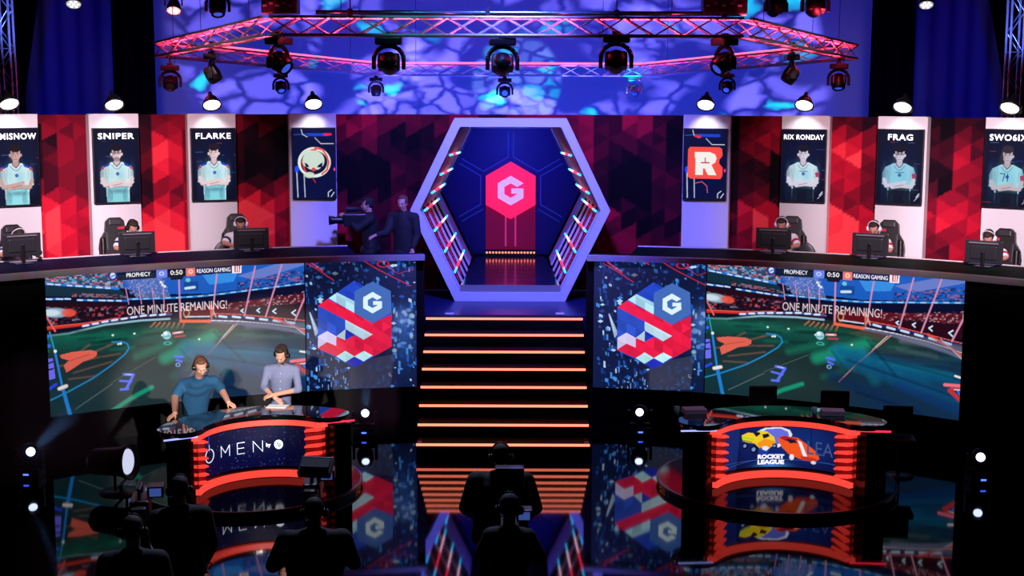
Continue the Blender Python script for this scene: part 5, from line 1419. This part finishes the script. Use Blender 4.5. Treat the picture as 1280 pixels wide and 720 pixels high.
P2 = fuse(body, 'person', M['skin'], None, .008, 2)
tag(P2, 'bearded man in a grey-blue shirt looking down at the paper on the left desk', 'person')
cl = MB(); torso(cl, hips2, chest2, sl2, sr2, nk2, .008, .92); limb(cl, [sl2, el2, el2.lerp(wl2, .25)], [.060, .052, .046]); limb(cl, [sr2, er2, er2.lerp(wr2, .2)], [.060, .052, .046])
sh = fuse(cl, 'shirt', M['shirt'], P2, .011, 5)
bt = B2 @ Vector((0, 0, 1))
for k in range(4):
    q = nk2.lerp(hips2, .12 + .17 * k); q = q + Vector((.012, -.155 + .01 * k, -.02)); MB().ell(q, .008, nu=8, nv=6).build('button', M['edge'], sh)
tr = MB(); tr.ell(hips2 + Vector((0, 0, -.06)), (.18, .13, .13))
for k, f in ((-1, fl2), (1, fr2)): limb(tr, [hips2 + Vector((k * .085, 0, -.04)), (hips2 + f) / 2 + Vector((k * .04, -.03, .02)), f], [.098, .072, .056])
fuse(tr, 'trousers', M['jeans'], P2, .014, 3)
for f in (fl2, fr2): MB().ell(f + Vector((0, -.06, -.03)), (.046, .13, .05)).build('shoe', M['shoe'], P2)
hair_cap('hair', hd2, B2, M['hair_dark'], P2, 1.03, .012, style='swept'); headset(hd2, B2, P2, M['plastic']); eyes(hd2, B2, P2)
bd = MB(); q = lambda x, y, z: hd2 + B2 @ Vector((x, y, z)); bd.ell(q(0, .036, -.085), (.052, .052, .038), B2).ell(q(-.05, .02, -.06), (.016, .04, .04), B2).ell(q(.05, .02, -.06), (.016, .04, .04), B2)
fuse(bd, 'beard', M['beard'], P2, .008, 2)
# key lights on the presenters from the front
light('presenter_key', 'SPOT', (-3.4, 5.0, 5.2), (-3.75, 18.9, 1.3), 11500, (1.0, .93, .90), .12, 9.5, .35)
light('presenter_key', 'SPOT', (4.4, 5.0, 6.6), (-3.6, 18.9, 1.3), 11500, (1.0, .93, .90), .12, 8.5, .35)

# ------------------------------------------------------------------ gaming chairs, monitors, players
def gaming_chair(p, yaw, label, accent='jersey_red', h=0.0):
    t = thing('gaming_chair', label, 'chair', (p.x, p.y, 1.6), R_(yaw), 'gaming chairs behind the counters')
    out = [(-.21, .50), (-.27, .62), (-.28, .85), (-.25, 1.0), (-.17, 1.12), (-.15, 1.28), (-.09, 1.34), (.09, 1.34), (.15, 1.28), (.17, 1.12), (.25, 1.0), (.28, .85), (.27, .62), (.21, .50)]
    rt = Matrix.Rotation(R_(-10), 4, 'X')
    b = MB(); b.T = Matrix.Translation((0, .22, .0)) @ rt; b.prism([(x, z + h) for x, z in out], -.045, .045, 'y')
    for s in (-1, 1): b.cap((s * .235, -.06, .62 + h), (s * .22, -.06, .98 + h), .04, .045, 8)
    b.build('backrest', M['plastic'], t)
    c = MB(); c.T = b.T.copy(); c.box((0, -.052, 1.26 + h), (.2, .03, .09), bev=.012).box((-.14, -.05, .95 + h), (.035, .02, .3), bev=.005).box((.14, -.05, .95 + h), (.035, .02, .3), bev=.005); c.build('coloured_panel', M['plastic2'], t); MB().box((0, .22 - .23, 1.19 + h), (.13, .012, .04), Matrix.Rotation(R_(-10), 3, 'X')).build('head_emblem', M[accent], t)
    MB().box((0, -.05, .47), (.54, .52, .11), bev=.04).build('seat', M['plastic'], t)
    for s in (-1, 1): MB().box((s * .31, -.04, .66), (.08, .28, .035), bev=.012).box((s * .31, -.02, .56), (.03, .05, .2)).build('armrest', M['plastic'], t)
    MB().cone((0, 0, .08), (0, 0, .42), .03, .03, 12).build('gas_column', M['plastic'], t)
    bs = MB()
    for k in range(5):
        a = 2 * PI * k / 5; bs.cone((0, 0, .1), (.31 * math.cos(a), .31 * math.sin(a), .07), .028, .02, 8); bs.ell((.31 * math.cos(a), .31 * math.sin(a), .031), .03, nu=8, nv=6)
    bs.build('base', M['plastic'], t)
    return t
def monitor(px, py, label, yaw=None, w=.57):
    R = 11.42; th = arc_th(px, py, R); p = at_arc(px, py, R); pc = apt(R, th, 2.601)
    t = thing('monitor', label, 'monitor', pc, -th if yaw is None else R_(yaw), 'players\' monitors seen from behind')
    zc = p.z - 2.6
    MB().box((0, 0, zc), (w, .035, .335), bev=.012).box((0, -.022, zc - .01), (w * .7, .03, .2), bev=.014).build('back_shell', M['plastic2'], t)
    MB().box((0, .0195, zc), (w - .02, .004, .31)).build('lit_screen', mat('lit monitor face', (120, 140, 200), .4, emis=(120, 140, 220), es=.9), t)
    MB().box((0, -.05, zc / 2 + .01), (.055, .03, zc), bev=.008).ell((0, -.07, zc + .0), (.02, .01, .02)).build('stand_neck', M['plastic'], t)
    MB().box((0, -.03, .008), (.26, .18, .015), bev=.006).build('stand_foot', M['plastic'], t)
    MB().box((0, -.036, zc + .135), (w * .78, .006, .022)).build('top_vent', M['vent_shine'], t)
    return t, th
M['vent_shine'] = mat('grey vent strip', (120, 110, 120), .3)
def player(px, py, kind, label, face, hair=True, lean=0.0, headw='headset_w', show=1.0):
    """px, py: the head's middle in the picture"""
    R = 12.15; p = at_arc(px, py, R); th = math.atan2(p.x - CX, p.y - CY)
    T = Matrix.Translation((p.x, p.y, 0)) @ Matrix.Rotation(-th, 4, 'Z')
    L = lambda x, y, z: (T @ Vector((x, y, z)))
    hz = p.z; hd = L(0, 0, hz); B_ = Matrix.Rotation(-th, 3, 'Z') @ basis(face[0], face[1], face[2])
    nk = L(lean * .3, .05, hz - .14); ch = L(lean * .6, .12, hz - .36); hp = L(lean, .24, 2.18)
    a, b = L(-.19 + lean * .3, .1, hz - .22), L(.19 + lean * .3, .1, hz - .22)
    ea, eb = L(-.29, -.08, 2.68), L(.29, -.08, 2.68); wa, wb = L(-.16, -.34, 2.655), L(.16, -.34, 2.655)
    body = MB(); torso(body, hp, ch, a, b, nk, -.004, 1.0); head_prims(body, hd, B_, 1.0); body.cap(nk, hd + B_ @ Vector((0, -.02, -.05)), .055, .052)
    limb(body, [a, ea, wa], [.05, .042, .029]); limb(body, [b, eb, wb], [.05, .042, .029])
    fwd = Matrix.Rotation(-th, 3, 'Z') @ Vector((0, -1, -.12)); n = Vector((0, 0, 1))
    hand_prims(body, wa, fwd, n, 1, .3, 1.0); hand_prims(body, wb, fwd, n, -1, .3, 1.0)
    for s in (-1, 1): limb(body, [L(s * .1 + lean, .2, 2.12), L(s * .15, -.24, 2.1), L(s * .14, -.16, 1.68)], [.085, .06, .04]); body.cap(L(s * .14, -.16, 1.66), L(s * .14, -.30, 1.64), .04, .035)
    P_ = fuse(body, 'person', M['skin'], None, .011, 2); tag(P_, label, 'person')
    cl = MB(); torso(cl, hp, ch, a, b, nk, .014, 1.03); limb(cl, [a, a.lerp(ea, .7)], [.072, .066]); limb(cl, [b, b.lerp(eb, .7)], [.072, .066]); js = fuse(cl, 'jersey', M['jersey'], P_, .014, 3)
    sl_ = MB()
    for u, v in ((a, ea), (b, eb)): sl_.cone(u.lerp(v, .5), u.lerp(v, .68), .079, .076, 14)
    sl_.build('sleeve_band', M['jersey_red' if kind == 'red' else 'jersey_dark'], js)
    tr = MB()
    for s in (-1, 1): limb(tr, [L(s * .1 + lean, .2, 2.12), L(s * .15, -.24, 2.1), L(s * .14, -.16, 1.70)], [.1, .078, .058])
    tr.ell(hp, (.185, .16, .13)); fuse(tr, 'trousers', M['jeans'], P_, .016, 2)
    for s in (-1, 1): MB().ell(L(s * .14, -.25, 1.645), (.045, .11, .042), Matrix.Rotation(-th, 3, 'Z')).build('shoe', M['shoe'], P_)
    hair_cap('hair', hd, B_, M['hair_dark'] if hair else M['hair_brown'], P_, 1.03, voxel=.011)
    headset(hd, B_, P_, M[headw], s=1.02); eyes(hd, B_, P_)
    return T, th
rows = [
 # head px,py ; chair px ; monitor px,py ; kind ; words
 ((23, 295), 26, (27, 306), 'blue', 'leftmost', (0, 45, 0)),
 ((165.5, 285), 152, (171, 303), 'blue', 'second from left', (10, 40, 0)),
 ((301, 280), 301, (314, 298), 'blue', 'third from left', (-12, 40, 0)),
 ((977, 281), 984, (967, 298), 'red', 'third from right', (5, 38, 0)),
 ((1092.5, 286), 1103, (1088, 305), 'red', 'second from right', (0, 38, 0)),
 ((1236, 298), 1245, (1230, 315), 'red', 'rightmost', (0, 45, 0)),
]
for (hx, hy), cx_, (mx_, my_), kind, word, face in rows:
    T, th = player(hx, hy, kind, 'gamer in a white jersey and headset behind a monitor, %s of the six' % word, face, headw='plastic' if word == 'second from left' else 'headset_w')
    thc = arc_th(cx_, hy, 12.62); pc = apt(12.62, thc, 1.6)
    gaming_chair(pc, -math.degrees(thc), 'black gaming chair of the %s gamer' % word, h=(.12 if word in ('leftmost', 'rightmost') else .16))
    monitor(mx_, my_, 'black monitor seen from behind in front of the %s gamer' % word)
    thm = arc_th(mx_, my_, 11.62); pk = apt(11.60, thm, 2.6)
    MB_ = MB().box((0, 0, .01), (.42, .14, .02), bev=.004); kb = MB_.build('keyboard', M['plastic2'], None, pk, -thm)
    mb = MB()
    for i in range(12):
        for j in range(4): mb.box((-.19 + .034 * i, -.048 + .032 * j, .022), (.026, .024, .006))
    tag(mb.build('key_caps', M['jersey'], kb), kind='stuff'); tag(kb, 'keyboard behind the monitor of the %s gamer' % word, 'keyboard')
for px, py, lab in ((280, 314, 'low rounded dark chair back beside the third gamer from left'), (1006, 315, 'low rounded dark chair back beside the third gamer from right')):
    th = arc_th(px, py, 12.5); p = at_arc(px, py, 12.5); t = thing('office_chair', lab, 'chair', (p.x, p.y, 1.6), -th)
    b = MB(); b.ell((0, .05, p.z - 1.6 - .2), (.21, .04, .36), nu=24, nv=14); b.build('backrest', M['plastic2'], t)
    MB().box((0, -.17, .48), (.46, .44, .08), bev=.03).box((0, .06, .62), (.08, .03, .34)).build('seat', M['plastic2'], t)
    bs = MB().cone((0, -.15, .06), (0, -.15, .46), .03, .03, 10)
    for k in range(5):
        a = 2 * PI * k / 5; bs.cone((0, -.15, .09), (.29 * math.cos(a), -.15 + .29 * math.sin(a), .05), .025, .018, 8); bs.ell((.29 * math.cos(a), -.15 + .29 * math.sin(a), .031), .03, nu=8, nv=6)
    bs.build('base', M['plastic2'], t)

# dark stools behind the right desk
for px, py, lab in ((954, 483, 'left one of three black high-backed stools behind the right desk'), (1044, 489, 'middle one of three black high-backed stools behind the right desk'), (1123, 508, 'right one of three black high-backed stools behind the right desk')):
    Y = 19.35 if px < 1100 else 18.7
    p = at_y(px, py, Y); t = thing('bar_stool', lab, 'stool', (p.x, Y, 0), R_(4 if px < 1000 else -8), 'stools behind the right desk')
    zt = p.z; MB().box((0, .0, zt - .17), (.40, .05, .36), bev=.02).build('backrest', M['stool'], t)
    MB().box((0, -.21, zt - .42), (.42, .40, .09), bev=.03).build('seat', M['stool'], t)
    MB().cone((0, -.2, .03), (0, -.2, zt - .45), .03, .03, 12).build('post', M['plastic'], t); MB().lathe([(0, 0), (.21, 0), (.2, .02), (.04, .04), (0, .04)], (0, -.2, 0), 28).build('base', M['plastic'], t)
# ================================================================== crew
def crew_person(label, head, Y, yaw, pitch, shoulders, width=.2, arms=None, seated=False, clothes='crew', hair='hair_dark', hs=None, floor=0.0, headscale=1.0, hairstyle='short', bulk=1.0, feet=None):
    hd = at_y(head[0], head[1], Y); B_ = basis(yaw, pitch, 0)
    rz = Matrix.Rotation(R_(yaw), 3, 'Z'); V3 = lambda x, y, z: Vector((hd.x, hd.y, 0)) + rz @ Vector((x, y, 0)) + Vector((0, 0, z))
    H = hd.z
    nk = V3(0, .03, H - .15); ch = V3(0, .05, H - .40); hp = V3(0, .05, floor + (H - floor) * .54)
    a, b = V3(-width, .04, H - .235), V3(width, .04, H - .235)
    arms = arms or [((-.27, .02, -.52), (-.24, -.16, -.74)), ((.27, .02, -.52), (.24, -.16, -.74))]
    body = MB(); torso(body, hp, ch, a, b, nk, -.004, bulk); head_prims(body, hd, B_, headscale); body.cap(nk, hd + B_ @ Vector((0, -.02, -.05)), .056, .053)
    es = []
    for sh, (e, w_), sd in ((a, arms[0], -1), (b, arms[1], 1)):
        E_, W_ = V3(e[0], e[1], H + e[2]), V3(w_[0], w_[1], H + w_[2]); es.append((sh, E_, W_))
        limb(body, [sh, E_, W_], [.052, .042, .029]); hand_prims(body, W_, (W_ - E_).normalized() + Vector((0, 0, -.15)), Vector((0, -.2, 1)), sd * -1, .6, 1.0)
    ft = feet or [(-.13, .05), (.13, .0)]
    legs = [[V3(s * .09, .05, hp.z - .05), V3(s * .11 + f[0] * .2, f[1] * .5 - .02, (hp.z + floor) / 2), V3(f[0], f[1], floor + .08)] for s, f in zip((-1, 1), ft)]
    for l_ in legs: limb(body, l_, [.085, .06, .042])
    P_ = fuse(body, 'person', M['skin2'], None, .010, 2); tag(P_, label, 'person')
    cl = MB(); torso(cl, hp, ch, a, b, nk + Vector((0, 0, -.02)), .025, bulk * 1.06)
    for sh, E_, W_ in es: limb(cl, [sh, E_, E_.lerp(W_, .85)], [.085 * (1 + (bulk - 1) * .5), .066, .048])
    fuse(cl, 'jacket', M[clothes], P_, .014, 3)
    tr = MB(); tr.ell(hp + Vector((0, 0, -.05)), (.19, .15, .14))
    for l_ in legs: limb(tr, l_, [.11, .08, .062])
    fuse(tr, 'trousers', M[clothes], P_, .016, 2)
    for l_ in legs: MB().ell(l_[2] + rz @ Vector((0, -.06, -.035)), (.048, .13, .045), rz).build('shoe', M['shoe'], P_)
    hair_cap('hair', hd, B_, M[hair], P_, 1.03 * headscale, style=hairstyle, voxel=.011)
    if hs: headset(hd, B_, P_, M[hs], s=headscale * 1.03)
    eyes(hd, B_, P_, headscale)
    return hd, V3, H

def camera_rig(p, yaw, label, tripod=None, s=1.0, lens_up=0.0, screen=None, top=None):
    """broadcast camera: body, lens, viewfinder, handle; tripod: floor height it stands on"""
    t = thing('broadcast_camera', label, 'camera', p, R_(yaw))
    MB().box((0, 0, 0), (.16 * s, .36 * s, .2 * s), bev=.02).box((0, .22 * s, -.01), (.13 * s, .12 * s, .15 * s), bev=.015).build('body', M['plastic'], t)
    MB().lathe([(0, 0), (.06, 0), (.065, .02), (.06, .12), (.075, .18), (.085, .24), (.078, .24), (.07, .2), (0, .19)], (0, -.18 * s, .0), 24, Matrix.Rotation(R_(90), 3, 'X')).build('lens_barrel', M['plastic'], t)
    MB().tube([(0, -.12 * s, .1 * s), (0, -.12 * s, .18 * s), (0, .12 * s, .18 * s), (0, .12 * s, .1 * s)], .015, 8).build('handle', M['plastic'], t)
    v = MB().box((-.13 * s, -.03, .14 * s), (.14 * s, .16 * s, .1 * s), bev=.012).build('viewfinder', M['plastic2'], t)
    MB().box((-.13 * s, .052, .14 * s), (.10 * s, .004, .07 * s)).build('finder_screen', M['finder'], v)
    if tripod is not None:
        h = p[2] - tripod
        MB().cone((0, 0, -.1 * s), (0, 0, -.24), .05, .06, 14).build('pan_head', M['plastic'], t)
        for k in range(3):
            a = 2 * PI * k / 3 + .5; MB().cone((.04 * math.cos(a), .04 * math.sin(a), -.22), (.42 * math.cos(a), .42 * math.sin(a), -h + .012), .022, .016, 8).build('leg', M['plastic'], t)
        MB().cone((0, .05, -.2), (-.2, .55, -.34), .012, .014, 8).build('pan_bar', M['plastic'], t)
    return t
M['finder'] = mat('dim blue finder screen', (60, 80, 140), .4, emis=(70, 100, 190), es=.5)
M['cap_grey'] = mat('dark patterned beanie', (60, 64, 90), .8, vary=.9, bscale=60)
M['monitor_top'] = mat('blue grey hood', (50, 66, 84), .35)

# centre: camera operator in front of the stairs, seen from behind, and a second one nearer the lens
crew_person('broad black-clad camera operator standing with his back to us in front of the stairs', (626, 571), 13.0, 180, 8, None, .225, hair='hair_dark', hs='plastic', bulk=1.5,
            arms=[((-.34, .0, -.50), (-.26, -.26, -.66)), ((.34, .0, -.50), (.26, -.26, -.66))])
pm = at_y(637, 606, 12.72)
t = thing('field_monitor', 'dark hooded monitor with a pale blue top edge behind the head of the centre operator', 'monitor', at_y(637, 596, 12.6)); 
MB().box((0, 0, 0), (.27, .16, .19), bev=.015).build('hood', M['plastic'], t); MB().box((0, -.06, .098), (.25, .05, .006)).build('top_edge', M['monitor_top2'] if 'monitor_top2' in M else M['edge_dim'] if 'edge_dim' in M else M['vent_shine'], t)
MB().cone((0, 0, -.09), (0, 0, -at_y(637, 596, 12.6).z + .0), .02, .02, 10).build('stand_pole', M['plastic'], t); MB().lathe([(0, 0), (.25, 0), (.24, .02), (0, .03)], (0, 0, -at_y(637, 596, 12.6).z), 24).build('stand_base', M['plastic'], t)
hd, V3, H = crew_person('camera operator in a patterned beanie bending over a camera, nearest at the bottom centre', (637, 636), 11.4, 175, 16, None, .15, hair='cap_grey', hs='plastic',
            arms=[((-.24, -.08, -.42), (-.14, -.30, -.36)), ((.24, -.08, -.42), (.15, -.30, -.42))], bulk=.85)
camera_rig(at_y(637, 662, 12.05) , 180, 'broadcast camera on a tripod between the two centre operators', tripod=0.0)

# left foreground group
crew_person('crew member in black with headphones, standing left of the OMEN desk screen', (224, 612), 12.2, 200, 10, None, .2, hair='hair_dark', hs='plastic', bulk=1.1)
hd, V3, H = crew_person('crew member in black with a headset, furthest left at the bottom edge', (166, 664), 10.9, 190, 14, None, .2, hair='hair_dark', hs='plastic2', bulk=1.05)
camera_rig(at_y(176, 634, 11.8), 190, 'broadcast camera with blue glints above the head of the leftmost crew member', tripod=0.0)
crew_person('broad camera operator in black with a headset, right of the OMEN desk', (393, 640), 11.6, 185, 14, None, .23, hair='hair_dark', hs='plastic2', bulk=1.35,
            arms=[((-.33, -.0, -.46), (-.24, -.26, -.44)), ((.36, .02, -.46), (.26, -.24, -.5))])
camera_rig(at_y(391, 612, 12.35), 184, 'broadcast camera on a tripod in front of the right fins of the OMEN desk', tripod=0.0)
p = at_y(395, 584, 12.15); t = thing('prompter_monitor', 'flat blue-grey monitor on top of the camera in front of the OMEN desk', 'monitor', p, R_(-8))
MB().box((0, 0, 0), (.30, .20, .07), Matrix.Rotation(R_(34), 3, 'X'), bev=.012).build('shell', M['monitor_top'], t); MB().box((0, -.02, .045), (.26, .1, .008), Matrix.Rotation(R_(34), 3, 'X')).build('lid_mark', M['vent_shine'], t); MB().cone((0, .02, -.04), (0, .08, -.16), .015, .015, 8).build('arm', M['plastic'], t)

# on the deck left of the hexagon: shoulder camera operator and a man in black
hd, V3, H = crew_person('camera operator on the deck left of the hexagon, dark clothes, camera on the shoulder', (459, 256), 24.3, -80, 4, None, .19, hair='crew', floor=1.6,
            arms=[((-.26, -.16, -.42), (-.12, -.36, -.22)), ((.24, -.2, -.40), (.16, -.36, -.2))], hairstyle='cap')
camera_rig(at_y(443, 275, 24.1), -80, 'shoulder camera pointing left in front of the red printed wall', s=1.1)
crew_person('man in black standing on the deck at the left corner of the hexagon', (503, 254), 23.3, -20, 10, None, .2, hair='hair_brown', floor=1.6, feet=[(-.1, .05), (.36, -.1)],
            arms=[((-.25, -.1, -.5), (-.34, -.34, -.52)), ((.26, .02, -.52), (.22, -.1, -.76))])
p = at_y(479, 298, 23.2); t = thing('equipment_case', 'small dark equipment case with pale fittings on the counter end by the man in black', 'case', (p.x, p.y, 1.6))
MB().box((0, 0, .38), (.5, .34, .76), bev=.02).build('case_shell', M['plastic'], t); MB().box((0, -.16, .77), (.16, .04, .014), bev=.004).build('latch', M['edge'], t); MB().box((0, 0, .77), (.52, .36, .02)).build('lid_edge', M['plastic2'], t)

# ================================================================== floor fixtures
def floor_head(px, py, Y, label, aim, s=1.0, on='lens_blue', led=True):
    p = at_y(px, py, Y)
    t = thing('floor_spotlight', label, 'stage light', (p.x, p.y, 0))
    MB().box((0, 0, .07), (.34, .3, .14), bev=.02).build('base', M['plastic'], t)
    z = p.z; yk = MB(); 
    for q in (-1, 1): yk.box((q * .17, 0, (z + .14) / 2 + .02), (.04, .09, z - .06), bev=.01)
    yk.box((0, 0, .165), (.36, .1, .04)); yk.build('yoke', M['plastic'], t)
    d = Vector(aim) - p; q_ = d.to_track_quat('-Z', 'Y').to_matrix()
    h = MB(); h.lathe([(0, .15), (.09, .14), (.125, .06), (.13, -.05), (.105, -.15), (.095, -.15), (0, -.12)], (0, 0, z), 22, q_); hd_ = h.build('lamp_head', M['plastic'], t)
    MB().lathe([(0, -.158), (.04, -.155), (.058 * s, -.145), (.058 * s, -.13), (0, -.13)], (0, 0, z), 22, q_).build('lens', M[on], hd_)
    if led: MB().box((0, -.152, .075), (.07, .006, .022)).build('blue_display', M['led_blue'], t)
    return t, p, d
for px, py, Y, lab, aim in ((36, 566, 18.3, 'lit floor spotlight at the far left below the video wall', (-4, 14, 2.0)), (456, 519, 20.7, 'lit floor spotlight left of the stairs throwing a beam up', (-1.2, 14, 3.5)),
                            (800, 517, 20.8, 'lit floor spotlight right of the stairs', (1.0, 14, 3.0)), (1226, 572, 18.2, 'lit floor spotlight at the far right below the video wall', (4, 12, 2.2))):
    t, p, d = floor_head(px, py, Y, lab, aim)
# big lamp lying sideways left of the left desk
p = at_y(150, 577, 17.6); t = thing('studio_lamp', 'big grey drum lamp with a bright oval lens left of the OMEN desk', 'stage light', (p.x, p.y, 0))
q_ = Matrix.Rotation(R_(66), 3, 'Y') @ Matrix.Rotation(R_(0), 3, 'X')
MB().lathe([(0, -.42), (.12, -.42), (.17, -.36), (.19, 0), (.22, .1), (.24, .16), (.22, .16), (.2, .1), (0, .1)], (0, 0, p.z), 30, Matrix.Rotation(R_(-14), 3, 'Z') @ Matrix.Rotation(R_(86), 3, 'Y')).build('drum', M['drum'] if 'drum' in M else mat('grey drum', (60, 60, 66), .45, vary=.4, bscale=10), t)
MB().lathe([(0, .13), (.12, .125), (.165, .11), (0, .105)], (0, 0, p.z), 30, Matrix.Rotation(R_(-14), 3, 'Z') @ Matrix.Rotation(R_(86), 3, 'Y')).build('lens', mat('warm white lens', (220, 220, 230), .3, emis=(215, 220, 250), es=.9), t)
MB().tube([(0, -.24, p.z), (0, -.26, p.z - .3), (0, .26, p.z - .3), (0, .24, p.z)], .018, 8).cone((0, 0, .0), (0, 0, p.z - .3), .025, .025, 10).build('stand', M['plastic'], t)
MB().lathe([(0, 0), (.28, 0), (.26, .02), (0, .04)], (0, 0, 0), 28).build('stand_base', M['plastic'], t)

# dim cool light from the stage side that only catches the crew's edges
light('crew_edge_light', 'SPOT', (-1.5, 19.0, 10.5), (-1.6, 12.0, 1.4), 2600, (.55, .65, 1.0), .3, 50, .8)

# thin theatrical haze hanging round the two left floor spotlights, so their beams show
def haze(c, s, label):
    m = bpy.data.materials.new('thin haze'); m.use_nodes = True; nt = m.node_tree; nt.nodes.remove(nt.nodes['Principled BSDF'])
    v = nt.nodes.new('ShaderNodeVolumeScatter'); v.inputs['Density'].default_value = .10; v.inputs['Color'].default_value = (.8, .88, 1, 1)
    nt.links.new(v.outputs[0], nt.nodes['Material Output'].inputs['Volume'])
    o = MB().box(c, s).build('haze', m); o['label'] = label; o['category'] = 'haze'; o['kind'] = 'stuff'
for px, py, Y, aim, c, s, lab in ((456, 519, 20.7, (-1.45, 14, 3.4), (-2.05, 19.95, 1.05), (.8, 1.5, 1.5), 'thin haze showing the beam of the spotlight left of the stairs'),
                           (36, 566, 18.3, (-2.4, 12, 3.6), (-5.7, 17.4, 1.05), (1.5, 1.8, 1.5), 'thin haze showing the beam of the far left floor spotlight')):
    p = at_y(px, py, Y); d = (Vector(aim) - p).normalized()
    haze(c, s, lab); light('floor_beam', 'SPOT', p + d * .19, aim, 420, (.25, .5, 1.0), .04, 7, .3)
